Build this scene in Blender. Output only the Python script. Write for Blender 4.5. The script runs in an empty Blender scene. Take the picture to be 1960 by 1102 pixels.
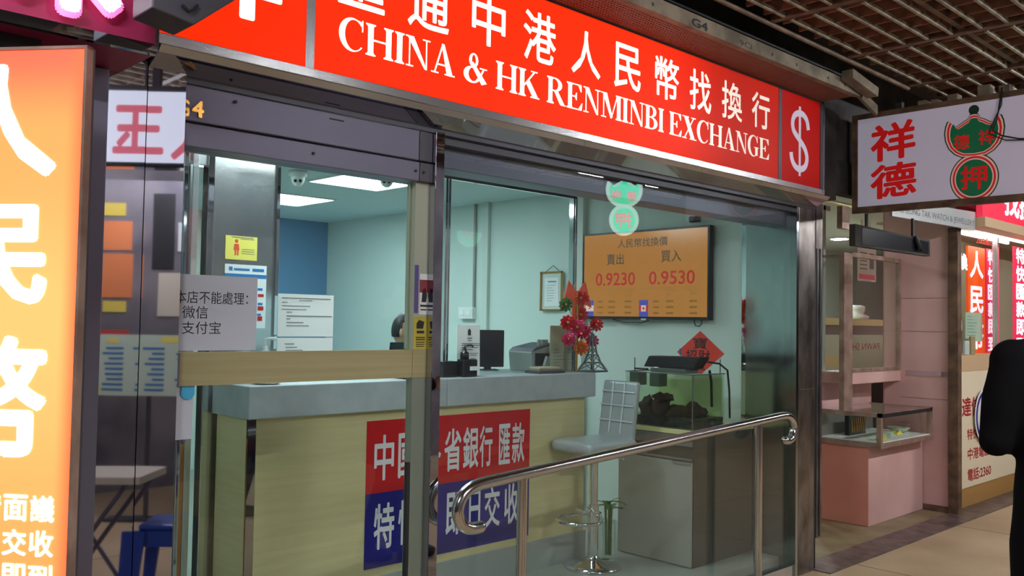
import bpy, bmesh, math, random
from mathutils import Vector, Matrix

# ------------------------------------------------------------------ camera, world, exposure, lights
SC = bpy.context.scene
COL = SC.collection
PI = math.pi
random.seed(7)

CAM_LOC = Vector((0.0, -2.7535, 1.5))
YAW, PITCH, ROLL = 0.765184, 0.0383034, 0.016825
fw = Vector((math.sin(YAW)*math.cos(PITCH), math.cos(YAW)*math.cos(PITCH), math.sin(PITCH)))
_r = Vector((math.cos(YAW), -math.sin(YAW), 0.0))
_u = _r.cross(fw)
cr, sr = math.cos(ROLL), math.sin(ROLL)
rt = cr*_r + sr*_u
up = -sr*_r + cr*_u
cam = bpy.data.cameras.new('camera')
cam.sensor_width = 36.0
cam.lens = 1721.16/1960*36.0
cam.clip_start = 0.02
camo = bpy.data.objects.new('camera', cam)
COL.objects.link(camo)
camo.matrix_world = Matrix(((rt.x, up.x, -fw.x, CAM_LOC.x), (rt.y, up.y, -fw.y, CAM_LOC.y),
                            (rt.z, up.z, -fw.z, CAM_LOC.z), (0, 0, 0, 1)))
SC.camera = camo

SC.view_settings.view_transform = 'Standard'
SC.view_settings.look = 'None'
SC.view_settings.exposure = 0.0
SC.view_settings.gamma = 1.0
SC.view_settings.use_curve_mapping = False

W = bpy.data.worlds.new('world')
SC.world = W
W.use_nodes = True
W.node_tree.nodes['Background'].inputs[0].default_value = (0.55, 0.6, 0.75, 1)
W.node_tree.nodes['Background'].inputs[1].default_value = 0.07
SC.cycles.max_bounces = 10
SC.cycles.transparent_max_bounces = 24
SC.cycles.glossy_bounces = 5
SC.cycles.sample_clamp_indirect = 6.0

INTERIOR_PANEL = 18.5      # ceiling light panels in the exchange shop
CORRIDOR_FILL_TUBE = 270.0       # added unseen battens that brighten the arcade
PAWN_LAMP = 170.0
FAR_TUBE = 14.0

# ------------------------------------------------------------------ materials
def mat(name, col, rough=0.6, metal=0.0, emit=None, es=0.0, spec=0.5, coat=0.0):
    m = bpy.data.materials.new(name)
    m.use_nodes = True
    b = m.node_tree.nodes['Principled BSDF']
    b.inputs['Base Color'].default_value = (*col, 1)
    b.inputs['Roughness'].default_value = rough
    b.inputs['Metallic'].default_value = metal
    b.inputs['Specular IOR Level'].default_value = spec
    b.inputs['Coat Weight'].default_value = coat
    if emit:
        b.inputs['Emission Color'].default_value = (*emit, 1)
        b.inputs['Emission Strength'].default_value = es
    return m

def srgb(r, g, b):
    f = lambda c: (c/255/12.92) if c/255 <= 0.04045 else ((c/255+0.055)/1.055)**2.4
    return (f(r), f(g), f(b))

def noise_col(m, scale, c1, c2, detail=4, stretch=(1, 1, 1), lo=0.35, hi=0.65):
    nt = m.node_tree; b = nt.nodes['Principled BSDF']
    tc = nt.nodes.new('ShaderNodeTexCoord'); mp = nt.nodes.new('ShaderNodeMapping')
    mp.inputs['Scale'].default_value = stretch
    n = nt.nodes.new('ShaderNodeTexNoise'); n.inputs['Scale'].default_value = scale
    n.inputs['Detail'].default_value = detail
    r = nt.nodes.new('ShaderNodeValToRGB')
    r.color_ramp.elements[0].position = lo; r.color_ramp.elements[1].position = hi
    r.color_ramp.elements[0].color = (*c1, 1); r.color_ramp.elements[1].color = (*c2, 1)
    nt.links.new(tc.outputs['Object'], mp.inputs[0]); nt.links.new(mp.outputs[0], n.inputs[0])
    nt.links.new(n.outputs['Fac'], r.inputs[0]); nt.links.new(r.outputs[0], b.inputs['Base Color'])
    return m

def bump(m, scale, strength, stretch=(1, 1, 1), dist=0.01, detail=2):
    nt = m.node_tree; b = nt.nodes['Principled BSDF']
    tc = nt.nodes.new('ShaderNodeTexCoord'); mp = nt.nodes.new('ShaderNodeMapping')
    mp.inputs['Scale'].default_value = stretch
    n = nt.nodes.new('ShaderNodeTexNoise'); n.inputs['Scale'].default_value = scale
    n.inputs['Detail'].default_value = detail
    bp = nt.nodes.new('ShaderNodeBump'); bp.inputs['Strength'].default_value = strength
    bp.inputs['Distance'].default_value = dist
    nt.links.new(tc.outputs['Object'], mp.inputs[0]); nt.links.new(mp.outputs[0], n.inputs[0])
    nt.links.new(n.outputs['Fac'], bp.inputs['Height']); nt.links.new(bp.outputs[0], b.inputs['Normal'])
    return m

def glass(name, tint, refl=1.0, ior=1.45):
    m = bpy.data.materials.new(name); m.use_nodes = True
    nt = m.node_tree
    for n in list(nt.nodes):
        if n.type != 'OUTPUT_MATERIAL': nt.nodes.remove(n)
    out = [n for n in nt.nodes if n.type == 'OUTPUT_MATERIAL'][0]
    t = nt.nodes.new('ShaderNodeBsdfTransparent'); t.inputs[0].default_value = (*tint, 1)
    g = nt.nodes.new('ShaderNodeBsdfGlossy'); g.inputs['Roughness'].default_value = 0.0
    g.inputs[0].default_value = (refl, refl, refl, 1)
    f = nt.nodes.new('ShaderNodeFresnel')
    gm = nt.nodes.new('ShaderNodeNewGeometry'); mr = nt.nodes.new('ShaderNodeMapRange')   # same reflectance from both sides of a pane
    mr.inputs['To Min'].default_value = ior; mr.inputs['To Max'].default_value = 1/ior
    nt.links.new(gm.outputs['Backfacing'], mr.inputs['Value']); nt.links.new(mr.outputs[0], f.inputs[0])
    x = nt.nodes.new('ShaderNodeMixShader')
    nt.links.new(f.outputs[0], x.inputs[0]); nt.links.new(t.outputs[0], x.inputs[1])
    nt.links.new(g.outputs[0], x.inputs[2]); nt.links.new(x.outputs[0], out.inputs[0])
    return m

M = {}
M['mirror'] = bump(mat('mirror_steel', (0.46, 0.46, 0.52), 0.025, 1.0), 1.6, 0.03, (1, 1, 0.5), 0.02)
M['mirror_wavy'] = bump(mat('rippled_steel', (0.40, 0.43, 0.42), 0.16, 1.0), 3.0, 0.22, (1, 1, 0.35), 0.02)
M['steel'] = mat('polished_tube_steel', (0.62, 0.61, 0.60), 0.16, 1.0)
M['brushed'] = bump(mat('brushed_steel', (0.62, 0.63, 0.64), 0.24, 1.0), 40, 0.08, (1, 1, 30), 0.002)
M['worn_steel'] = noise_col(mat('worn_steel', (0.4, 0.33, 0.28), 0.3, 0.85), 9, (0.12, 0.095, 0.08), (0.32, 0.28, 0.26), 6, (1, 1, .5))
M['chrome'] = mat('chrome', (0.78, 0.8, 0.82), 0.05, 1.0)
M['alu'] = mat('grey_aluminium', srgb(118, 116, 134), 0.42, 0.55)
M['alu_dark'] = mat('dark_aluminium', srgb(84, 84, 92), 0.45, 0.5)
M['alu_light'] = mat('light_aluminium', (0.62, 0.66, 0.68), 0.25, 0.8)
M['stile'] = mat('green_grey_stile', srgb(132, 142, 128), 0.4, 0.1)
M['stile_pale'] = mat('pale_frosted_stile', srgb(176, 182, 162), 0.4)
M['black'] = mat('black', (0.012, 0.012, 0.014), 0.5)
M['black_gloss'] = mat('black_plastic', (0.012, 0.013, 0.016), 0.22)
M['dark'] = noise_col(mat('dark_soot', (0.03, 0.03, 0.03), 0.8), 4, (0.012, 0.011, 0.011), (0.05, 0.045, 0.04))
M['rubber'] = mat('rubber', (0.02, 0.02, 0.022), 0.7)
M['glass'] = glass('shop_glass', (0.93, 0.965, 0.955), 1.0, 1.42)
M['glass_screen'] = glass('screen_glass', (0.94, 0.985, 0.992), 1.0, 1.25)
M['glass_clear'] = glass('clear_glass', (0.93, 0.97, 0.95), 1.0, 1.3)
M['glass_old'] = glass('old_glass', (0.93, 0.955, 0.93), 1.0, 1.35)
M['water'] = glass('tank_water', (0.95, 0.965, 0.86), 1.0, 1.1)
M['hood_lamp'] = mat('tank_lamp', (0.9, 0.9, 0.8), 0.5, emit=(1.0, 1.0, 0.85), es=3.0)
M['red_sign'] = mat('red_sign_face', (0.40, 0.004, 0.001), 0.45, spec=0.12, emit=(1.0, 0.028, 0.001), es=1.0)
M['red_dull'] = mat('red_sign_face_dim_end', (0.40, 0.004, 0.002), 0.45, spec=0.12, emit=(1.0, 0.012, 0.004), es=0.14)  # dim copy of the red face: weaker backlight set into its emission
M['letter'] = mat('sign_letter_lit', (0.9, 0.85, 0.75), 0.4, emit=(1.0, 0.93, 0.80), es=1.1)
M['letter_dull'] = mat('sign_letter_dim', srgb(215, 205, 225), 0.4, emit=(0.8, 0.72, 0.95), es=0.16)
M['white_lit'] = mat('white_lit_letter', (0.9, 0.9, 0.9), 0.5, emit=(1, 1, 1), es=1.35)
M['neon_white'] = mat('channel_letter_white', (0.9, 0.9, 0.9), 0.5, emit=(1, 0.95, 1), es=2.2)
M['neon_pink'] = mat('channel_letter_glow_edge', (0.8, 0.2, 0.45), 0.5, emit=(1, 0.16, 0.42), es=1.1)
M['magenta'] = mat('magenta_board', srgb(150, 40, 82), 0.42)
M['cream'] = noise_col(mat('cream_laminate', srgb(205, 190, 140), 0.42), 3.0, srgb(212, 198, 148), srgb(220, 207, 160), 3, (1, 1, 14))
M['band'] = noise_col(mat('beige_film', srgb(176, 160, 112), 0.5), 3.0, srgb(160, 152, 108), srgb(170, 162, 120), 3, (.5, 1, 16))
M['stone'] = noise_col(mat('grey_counter_top', (0.4, 0.44, 0.46), 0.4), 12, srgb(164, 173, 177), srgb(176, 184, 187), 5, (1, 1, 1))
M['kick'] = mat('grey_plinth', srgb(170, 176, 172), 0.35, 0.2)
M['wall_mint'] = mat('mint_wall_paint', srgb(206, 222, 216), 0.7)
M['wall_blue'] = mat('blue_wall_paint', srgb(98, 146, 188), 0.6)
M['wall_teal'] = mat('teal_ceiling_paint', srgb(204, 224, 226), 0.8)
M['shop_floor'] = noise_col(mat('grey_shop_floor', srgb(150, 156, 146), 0.35), 2, srgb(140, 148, 138), srgb(160, 164, 154))
M['panel_light'] = mat('ceiling_panel_diffuser', (0.9, 0.9, 0.9), 0.5, emit=(0.88, 1.0, 1.02), es=INTERIOR_PANEL)
M['tube'] = mat('fill_batten_tube', (0.9, 0.9, 0.9), 0.5, emit=(0.97, 0.97, 1.0), es=CORRIDOR_FILL_TUBE)
M['tube_far'] = mat('fluorescent_tube_cool', (0.9, 0.9, 0.9), 0.5, emit=(1.0, 0.97, 1.0), es=FAR_TUBE)
M['pawn_lamp'] = mat('pawn_lamp', (0.9, 0.9, 0.9), 0.5, emit=(0.95, 1.0, 0.97), es=PAWN_LAMP)
M['white'] = mat('white_plastic', (0.80, 0.82, 0.80), 0.4)
M['paper'] = mat('white_paper', srgb(236, 240, 240), 0.8)
M['paper_grey'] = mat('grey_paper', srgb(196, 202, 214), 0.8)
M['paper_mint'] = mat('pale_green_paper', srgb(205, 225, 205), 0.8)
M['yellow'] = mat('yellow_paper', srgb(246, 232, 110), 0.8)
M['ochre'] = mat('ochre_sticker', srgb(190, 176, 62), 0.7)
M['lime'] = mat('lime_sticker', srgb(180, 225, 90), 0.7)
M['green_sticker'] = mat('green_sticker', srgb(90, 200, 110), 0.7)
M['ink'] = mat('black_ink', (0.02, 0.02, 0.025), 0.7)
M['ink_grey'] = mat('grey_ink', (0.22, 0.23, 0.25), 0.8)
M['ink_blue'] = mat('blue_ink', srgb(40, 120, 185), 0.7)
M['ink_red'] = mat('red_ink', srgb(196, 30, 28), 0.7)
M['red_board'] = mat('red_banner', srgb(206, 24, 36), 0.3)
M['blue_board'] = mat('navy_banner', srgb(24, 24, 132), 0.3)
M['silver_letter'] = mat('white_banner_letter', srgb(232, 232, 236), 0.5)
M['sky'] = mat('sky_blue_plastic', srgb(70, 178, 226), 0.4)
M['purple'] = mat('violet_card', srgb(96, 84, 150), 0.7)
M['maroon'] = mat('maroon_print', srgb(140, 60, 70), 0.7)
M['tv'] = mat('screen_picture', (0.05, 0.03, 0.01), 0.15, emit=srgb(208, 138, 60), es=0.62)
M['tv_text'] = mat('screen_dark_text', (0.01, 0.01, 0.01), 0.3, emit=(0.02, 0.02, 0.01), es=1)
M['tv_red'] = mat('screen_red_digits', (0.1, 0.01, 0.01), 0.3, emit=(0.50, 0.012, 0.010), es=0.72)
M['tv_dim'] = mat('screen_table_text', (0.1, 0.06, 0.01), 0.3, emit=srgb(140, 92, 34), es=0.7)
M['tv_blue'] = mat('screen_flag_blue', (0.02, 0.02, 0.1), 0.3, emit=srgb(72, 76, 170), es=0.8)
M['tv_white'] = mat('screen_flag_white', (0.1, 0.1, 0.1), 0.3, emit=srgb(220, 200, 200), es=0.8)
M['leather'] = bump(mat('silver_leatherette', srgb(176, 184, 188), 0.33, 0.25), 60, 0.12)
M['piping'] = mat('pale_piping', srgb(214, 220, 222), 0.4, 0.2)
M['tank_cab'] = mat('grey_cabinet_face', srgb(158, 160, 152), 0.4)
M['tank_side'] = mat('dark_cabinet_side', srgb(70, 68, 62), 0.45)
M['tank_trim'] = mat('pale_yellow_edge', srgb(226, 220, 160), 0.5)
M['drawer'] = mat('grey_drawer', srgb(120, 114, 110), 0.5)
M['rock'] = bump(noise_col(mat('tank_rock', (0.05, 0.03, 0.02), 0.9), 12, srgb(40, 26, 20), srgb(80, 56, 44)), 14, 0.8, dist=.03)
M['gravel'] = noise_col(mat('dark_gravel', (0.02, 0.02, 0.02), 0.9), 60, (0.008, 0.008, 0.008), (0.05, 0.045, 0.04))
M['tank_back'] = mat('pale_tank_back', srgb(216, 222, 190), 0.6)
M['filter'] = mat('grey_filter_box', srgb(84, 96, 88), 0.5)
M['red_paper'] = mat('red_paper', srgb(226, 62, 42), 0.6)
M['leaf'] = mat('bamboo_leaf', srgb(52, 128, 58), 0.4)
M['stalk'] = mat('bamboo_stalk', srgb(70, 104, 40), 0.4)
M['eiffel'] = mat('pewter', srgb(110, 118, 122), 0.35, 0.7)
M['foil_red'] = mat('red_foil', srgb(220, 40, 50), 0.22, 0.5)
M['foil_pink'] = mat('pink_foil', srgb(230, 60, 120), 0.22, 0.5)
M['foil_green'] = mat('green_foil', srgb(70, 140, 70), 0.22, 0.5)
M['foil_orange'] = mat('orange_foil', srgb(240, 120, 30), 0.22, 0.5)
M['foil_gold'] = mat('gold_foil', srgb(200, 150, 70), 0.22, 0.8)
M['ribbon'] = mat('orange_ribbon', srgb(240, 92, 52), 0.5)
M['skin'] = mat('skin', srgb(205, 160, 132), 0.55)
M['hair'] = mat('black_hair', (0.012, 0.011, 0.011), 0.45)
M['mask'] = mat('blue_face_mask', srgb(110, 190, 215), 0.7)
M['jacket'] = mat('slate_jacket', srgb(100, 116, 142), 0.8)
M['black_cloth'] = mat('black_cloth', (0.006, 0.006, 0.007), 0.95, spec=0.1)
M['eye'] = mat('eye_white', (0.8, 0.8, 0.78), 0.3)
M['floor'] = noise_col(mat('beige_terrazzo', srgb(190, 162, 128), 0.45), 1.6, srgb(172, 146, 112), srgb(200, 176, 142), 8, (1, 1, 1), .3, .7)
M['floor_pawn'] = noise_col(mat('olive_terrazzo', srgb(140, 124, 92), 0.45), 3, srgb(120, 106, 78), srgb(156, 142, 108), 8)
M['threshold'] = noise_col(mat('grey_threshold', srgb(112, 96, 92), 0.4, 0.3), 12, srgb(92, 78, 76), srgb(132, 116, 110), 6)
M['seam'] = mat('floor_seam', srgb(120, 104, 84), 0.7)
M['slab'] = mat('concrete_slab', (0.05, 0.045, 0.04), 0.9)
M['louver'] = noise_col(mat('dusty_red_lit_louver', srgb(150, 134, 112), 0.75), 14, srgb(120, 84, 66), srgb(150, 112, 90), 6)  # cross blades: red light from the sign painted into the brown
M['louver_bar'] = noise_col(mat('dusty_louver_bar', srgb(150, 140, 124), 0.75), 14, srgb(128, 116, 100), srgb(168, 158, 140), 6)
M['beam'] = noise_col(mat('dusty_cream_beam', srgb(120, 108, 90), 0.7), 7, srgb(92, 82, 66), srgb(140, 128, 108), 6)
M['mesh'] = mat('mesh_soffit', srgb(120, 84, 70), 0.6)
M['salmon'] = noise_col(mat('salmon_laminate', srgb(214, 142, 128), 0.45), 2.2, srgb(226, 148, 130), srgb(232, 158, 140), 4)
M['pink'] = noise_col(mat('pink_laminate', srgb(206, 150, 146), 0.5), 2.5, srgb(206, 164, 158), srgb(218, 178, 172), 4)
M['bronze'] = noise_col(mat('tarnished_case_frame', srgb(150, 120, 104), 0.38, 0.35), 8, srgb(140, 112, 100), srgb(180, 154, 140), 5)
M['pawn_white'] = mat('hanging_sign_face', srgb(212, 206, 226), 0.5, emit=(0.72, 0.70, 0.86), es=0.14)
M['sign_frame'] = noise_col(mat('grimy_brown_frame', srgb(104, 78, 60), 0.6), 9, srgb(74, 54, 42), srgb(120, 94, 72), 5)
M['pawn_red'] = mat('sign_red_paint', srgb(208, 20, 20), 0.5, emit=(0.72, 0.01, 0.01), es=0.22)
M['pawn_green'] = mat('sign_green_paint', srgb(0, 104, 64), 0.5, emit=(0.0, 0.12, 0.05), es=0.22)
M['pawn_dkgreen'] = mat('sign_dark_green_line', srgb(10, 66, 46), 0.5)
M['pawn_pink'] = mat('sign_pale_line', srgb(226, 190, 178), 0.5, emit=srgb(226, 190, 178), es=0.2)
M['pale_plate'] = mat('pale_hanging_plate', srgb(190, 194, 194), 0.35, 0.3)
M['pawn_wall'] = mat('pale_green_room', srgb(204, 216, 208), 0.7)
M['far_red'] = mat('far_red_header', srgb(200, 40, 60), 0.4, emit=srgb(225, 50, 78), es=0.75)
M['far_orange'] = mat('far_orange_panel', srgb(220, 80, 20), 0.5, emit=srgb(226, 86, 24), es=0.75)
M['far_magenta'] = mat('far_crimson_panel', srgb(200, 40, 70), 0.5, emit=srgb(206, 42, 74), es=0.75)
M['far_white'] = mat('far_letter', (0.9, 0.9, 0.95), 0.5, emit=(0.86, 0.84, 1.0), es=0.95)
M['far_cab'] = mat('far_counter_white', srgb(232, 220, 190), 0.5)
M['far_cab_top'] = mat('far_counter_tan', srgb(205, 176, 138), 0.5)
M['far_wood'] = mat('far_plinth_wood', srgb(176, 134, 76), 0.5)
M['far_wall'] = mat('far_room_wall', srgb(190, 178, 150), 0.7)
M['dkred_letter'] = mat('dark_red_letter', srgb(170, 26, 30), 0.5)
M['blue_plastic'] = mat('blue_plastic', srgb(40, 74, 170), 0.35)
M['table_white'] = mat('off_white_table', srgb(206, 198, 180), 0.4)
M['wood'] = mat('orange_wood', srgb(176, 120, 56), 0.5)
M['neon_green'] = mat('lit_green_sign', (0.02, 0.3, 0.15), 0.4, emit=(0.02, 0.62, 0.32), es=9.5)
M['neon_pale'] = mat('lit_pale_rim', (0.5, 0.6, 0.5), 0.4, emit=(0.62, 0.95, 0.80), es=5.0)
M['neon_redl'] = mat('lit_red_letter', (0.5, 0.1, 0.1), 0.4, emit=(1.0, 0.25, 0.30), es=7.0)
M['opp_white'] = mat('lit_white_sign', (0.8, 0.8, 0.8), 0.4, emit=(0.80, 0.88, 1.0), es=1.25)
M['opp_red'] = mat('lit_red_glyph', (0.6, 0.1, 0.15), 0.4, emit=(0.80, 0.16, 0.22), es=1.0)
M['opp_wall'] = noise_col(mat('opposite_shutter', srgb(120, 116, 122), 0.6), 2, srgb(86, 84, 92), srgb(130, 124, 128), 3)
M['poster_orange'] = mat('orange_poster', srgb(222, 130, 80), 0.7)
M['poster_yellow'] = mat('yellow_poster', srgb(226, 204, 90), 0.7)
M['poster_red'] = mat('red_poster', srgb(196, 70, 62), 0.7)

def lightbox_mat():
    m = mat('orange_graded_face', (0.8, 0.3, 0.1), 0.35)  # backlight painted in as colour: paler middle, redder edges
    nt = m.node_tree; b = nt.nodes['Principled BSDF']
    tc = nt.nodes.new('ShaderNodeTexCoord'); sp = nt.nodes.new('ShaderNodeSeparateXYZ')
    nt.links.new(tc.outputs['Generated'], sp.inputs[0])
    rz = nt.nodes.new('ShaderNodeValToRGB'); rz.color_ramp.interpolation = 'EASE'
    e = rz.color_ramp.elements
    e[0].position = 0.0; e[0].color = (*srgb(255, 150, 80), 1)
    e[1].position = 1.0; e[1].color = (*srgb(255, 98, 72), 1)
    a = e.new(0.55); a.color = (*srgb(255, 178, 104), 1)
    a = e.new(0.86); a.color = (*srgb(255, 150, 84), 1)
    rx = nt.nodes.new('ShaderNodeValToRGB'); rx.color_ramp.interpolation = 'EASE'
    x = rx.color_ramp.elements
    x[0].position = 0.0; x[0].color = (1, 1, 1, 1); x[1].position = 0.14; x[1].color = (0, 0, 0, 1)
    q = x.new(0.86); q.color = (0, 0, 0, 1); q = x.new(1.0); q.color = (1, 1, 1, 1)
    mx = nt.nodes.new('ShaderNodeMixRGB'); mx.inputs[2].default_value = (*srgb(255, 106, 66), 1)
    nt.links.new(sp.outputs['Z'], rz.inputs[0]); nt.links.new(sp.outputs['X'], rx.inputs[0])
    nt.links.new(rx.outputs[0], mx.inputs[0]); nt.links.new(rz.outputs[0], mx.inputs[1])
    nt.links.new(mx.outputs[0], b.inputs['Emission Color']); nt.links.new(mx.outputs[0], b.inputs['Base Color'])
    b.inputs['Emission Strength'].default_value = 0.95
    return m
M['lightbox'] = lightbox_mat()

# ------------------------------------------------------------------ mesh helpers
ORG = {}
TXT = {}

def glyphs(s, bold=0.0):
    k = (s, bold)
    if k not in TXT:
        cu = bpy.data.curves.new('glyph', 'FONT'); cu.body = s; cu.resolution_u = 3
        cu.extrude = 0.0; cu.fill_mode = 'FRONT'
        ob = bpy.data.objects.new('glyph', cu); COL.objects.link(ob)
        dg = bpy.context.evaluated_depsgraph_get(); dg.update()
        me = bpy.data.meshes.new_from_object(ob.evaluated_get(dg))
        vs = [(v.co.x, v.co.y, 0.0) for v in me.vertices]; fs = [tuple(p.vertices) for p in me.polygons]
        bpy.data.objects.remove(ob); bpy.data.curves.remove(cu); bpy.data.meshes.remove(me)
        if bold > 0:                                   # heavier weight: the glyph repeated round its own outline
            n0 = len(vs); v0, f0 = list(vs), list(fs)
            nd = 8 if bold < .035 else 16
            for j in range(nd):
                dx, dy = bold*math.cos(2*PI*j/nd), bold*math.sin(2*PI*j/nd); o = len(vs)
                vs += [(a+dx, b+dy, -(j+1)*4e-5) for a, b, _ in v0]; fs += [tuple(i+o for i in q) for q in f0]
        TXT[k] = (vs, fs)
    return TXT[k]

class MB:
    def __init__(self, T=None):
        self.v = []; self.f = []; self.T = T; self.sm = []
    def add(self, vs, fs, smooth=False):
        o = len(self.v)
        for p in vs:
            p = Vector(p)
            self.v.append(self.T @ p if self.T else p)
        for q in fs:
            self.f.append(tuple(i+o for i in q)); self.sm.append(smooth)
        return self
    def box(self, x0, x1, y0, y1, z0, z1):
        vs = [(x, y, z) for z in (z0, z1) for y in (y0, y1) for x in (x0, x1)]
        return self.add(vs, [(0, 2, 3, 1), (4, 5, 7, 6), (0, 1, 5, 4), (2, 6, 7, 3), (0, 4, 6, 2), (1, 3, 7, 5)])
    def tube(self, pts, r, n=12, caps=True):
        pts = [Vector(p) for p in pts]; k = len(pts)
        rs = r if isinstance(r, (list, tuple)) else [r]*k
        vs = []; prev = None
        for i, p in enumerate(pts):
            t = (pts[min(i+1, k-1)]-pts[max(i-1, 0)]).normalized()
            if prev is None:
                a = Vector((0, 0, 1)) if abs(t.z) < .9 else Vector((1, 0, 0))
                nn = (a-t*a.dot(t)).normalized()
            else:
                nn = (prev-t*prev.dot(t)).normalized()
            prev = nn; b = t.cross(nn)
            for j in range(n):
                w = 2*PI*j/n
                vs.append(p+(nn*math.cos(w)+b*math.sin(w))*rs[i])
        fs = [(i*n+j, i*n+(j+1) % n, (i+1)*n+(j+1) % n, (i+1)*n+j) for i in range(k-1) for j in range(n)]
        self.add(vs, fs, True)
        if caps:
            self.add(vs[:n], [tuple(range(n))[::-1]]); self.add(vs[-n:], [tuple(range(n))])
        return self
    def cyl(self, p0, p1, r, n=16, r2=None):
        return self.tube([p0, p1], [r, r if r2 is None else r2], n)
    def lathe(self, prof, c, n=24):
        vs = []; c = Vector(c)
        for (r, z) in prof:
            for j in range(n):
                w = 2*PI*j/n
                vs.append((c.x+r*math.cos(w), c.y+r*math.sin(w), c.z+z))
        k = len(prof)
        fs = [(i*n+j, i*n+(j+1) % n, (i+1)*n+(j+1) % n, (i+1)*n+j) for i in range(k-1) for j in range(n)]
        fs += [tuple(range(n))[::-1], tuple((k-1)*n+j for j in range(n))]
        return self.add(vs, fs, True)
    def poly(self, pts, o, ux, uy, d):
        """flat outline pts in (ux, uy) from o, given the thickness d along ux x uy"""
        o, ux, uy = Vector(o), Vector(ux), Vector(uy); nn = ux.cross(uy).normalized()
        n = len(pts); A = [o+ux*a+uy*b for a, b in pts]; B = [p+nn*d for p in A]
        fs = [tuple(range(n))[::-1], tuple(range(n, 2*n))]
        fs += [(i, (i+1) % n, n+(i+1) % n, n+i) for i in range(n)]
        return self.add(A+B, fs)
    def text(self, s, o, ux, uy, w, h, d=0.0015, bold=0.0, shear=0.0):
        vs, fs = glyphs(s, bold)
        if not vs: return self
        x0 = min(v[0] for v in vs); x1 = max(v[0] for v in vs); y0 = min(v[1] for v in vs); y1 = max(v[1] for v in vs)
        sx = w/max(x1-x0, 1e-6); sy = h/max(y1-y0, 1e-6)
        o, ux, uy = Vector(o), Vector(ux), Vector(uy); nn = ux.cross(uy).normalized()
        P = []
        for a, b, dz in vs:
            yy = (b-y0)*sy; xx = (a-x0)*sx
            P.append(o+ux*xx+uy*(yy+shear*xx)+nn*(d+dz))
        return self.add(P, fs)
    def bars(self, o, ux, uy, rows, d=0.001):
        """print too small to read: rows of (x, y, length, height)"""
        for (x, y, l, h) in rows: self.poly([(x, y), (x+l, y), (x+l, y+h), (x, y+h)], o, ux, uy, d)
        return self
    def ball(self, c, rx, ry=None, rz=None, n=16, m=10):
        ry = rx if ry is None else ry; rz = rx if rz is None else rz
        prof = [(math.sin(PI*i/m), -math.cos(PI*i/m)) for i in range(m+1)]
        vs = [(c[0]+rx*max(a, 1e-3)*math.cos(2*PI*j/n), c[1]+ry*max(a, 1e-3)*math.sin(2*PI*j/n), c[2]+rz*b) for a, b in prof for j in range(n)]
        fs = [(i*n+j, i*n+(j+1) % n, (i+1)*n+(j+1) % n, (i+1)*n+j) for i in range(m) for j in range(n)]
        return self.add(vs, fs, True)
    def build(self, name, m, parent=None, bevel=0.0, seg=2):
        o = Vector((0, 0, 0))
        if parent is not None: o = ORG[parent.name]
        elif self.v:
            lo = Vector((min(p.x for p in self.v), min(p.y for p in self.v), min(p.z for p in self.v)))
            hi = Vector((max(p.x for p in self.v), max(p.y for p in self.v), max(p.z for p in self.v)))
            o = Vector(((lo.x+hi.x)/2, (lo.y+hi.y)/2, lo.z))
        me = bpy.data.meshes.new(name)
        me.from_pydata([p-o for p in self.v], [], self.f)
        for p, s in zip(me.polygons, self.sm): p.use_smooth = s
        me.materials.append(M[m] if isinstance(m, str) else m); me.update()
        ob = bpy.data.objects.new(name, me); COL.objects.link(ob)
        if parent is not None: ob.parent = parent
        else: ob.location = o
        ORG[ob.name] = o
        if bevel:
            b = ob.modifiers.new('bevel', 'BEVEL'); b.width = bevel; b.segments = seg; b.limit_method = 'ANGLE'
        return ob

def tag(o, label=None, cat=None, group=None, kind=None):
    if label: o['label'] = label
    if cat: o['category'] = cat
    if group: o['group'] = group
    if kind: o['kind'] = kind
    return o

def thing(name, loc, label=None, cat=None, group=None, kind=None):
    o = bpy.data.objects.new(name, None); COL.objects.link(o); o.location = loc
    o.empty_display_size = 0.05
    ORG[o.name] = Vector(loc)
    return tag(o, label, cat, group, kind)

def struct(name, mb, m, bevel=0.0):
    return tag(mb.build(name, m, None, bevel), kind='structure')

def copy_tree(o, parent=None):
    c = o.copy(); COL.objects.link(c)
    if parent is not None: c.parent = parent
    for ch in list(o.children): copy_tree(ch, c)
    return c

X, Y, Z = Vector((1, 0, 0)), Vector((0, 1, 0)), Vector((0, 0, 1))
NX, NY = -X, -Y

# ------------------------------------------------------------------ the setting
fb = MB().box(-2.5, 14.5, -5.2, 0.10, -0.1, 0.0); struct('floor', fb, 'floor')
fs_ = MB().box(1.15, 5.05, 0.10, 5.35, -0.1, 0.1); struct('floor', fs_, 'shop_floor')
fp = MB().box(5.25, 17.5, 0.10, 3.5, -0.1, -0.001); struct('floor', fp, 'floor_pawn')
th = MB().box(5.26, 12.0, -0.12, 0.10, -0.02, 0.006); struct('trim_1', th, 'threshold')
jm = MB()
for i, x in enumerate((5.6, 7.3, 9.0)): jm.box(x, x+.006, -5.2, -0.13, 0.0, 0.0012)
for y in (-1.5, -3.1): jm.box(-2.5, 14, y, y+.006, 0, 0.0012)
struct('trim_2', jm, 'seam')
struct('ceiling', MB().box(-2.5, 14.5, -5.2, 0.2, 3.30, 3.40), 'slab')
struct('wall_front', MB().box(-2.5, 14.5, -5.3, -5.2, 0, 3.3), 'opp_wall')
struct('wall_far', MB().box(14.5, 14.6, -5.3, 0.2, 0, 3.3), 'dark')
struct('wall_near', MB().box(-2.6, -2.5, -5.3, 0.2, 0, 3.3), 'dark')
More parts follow.
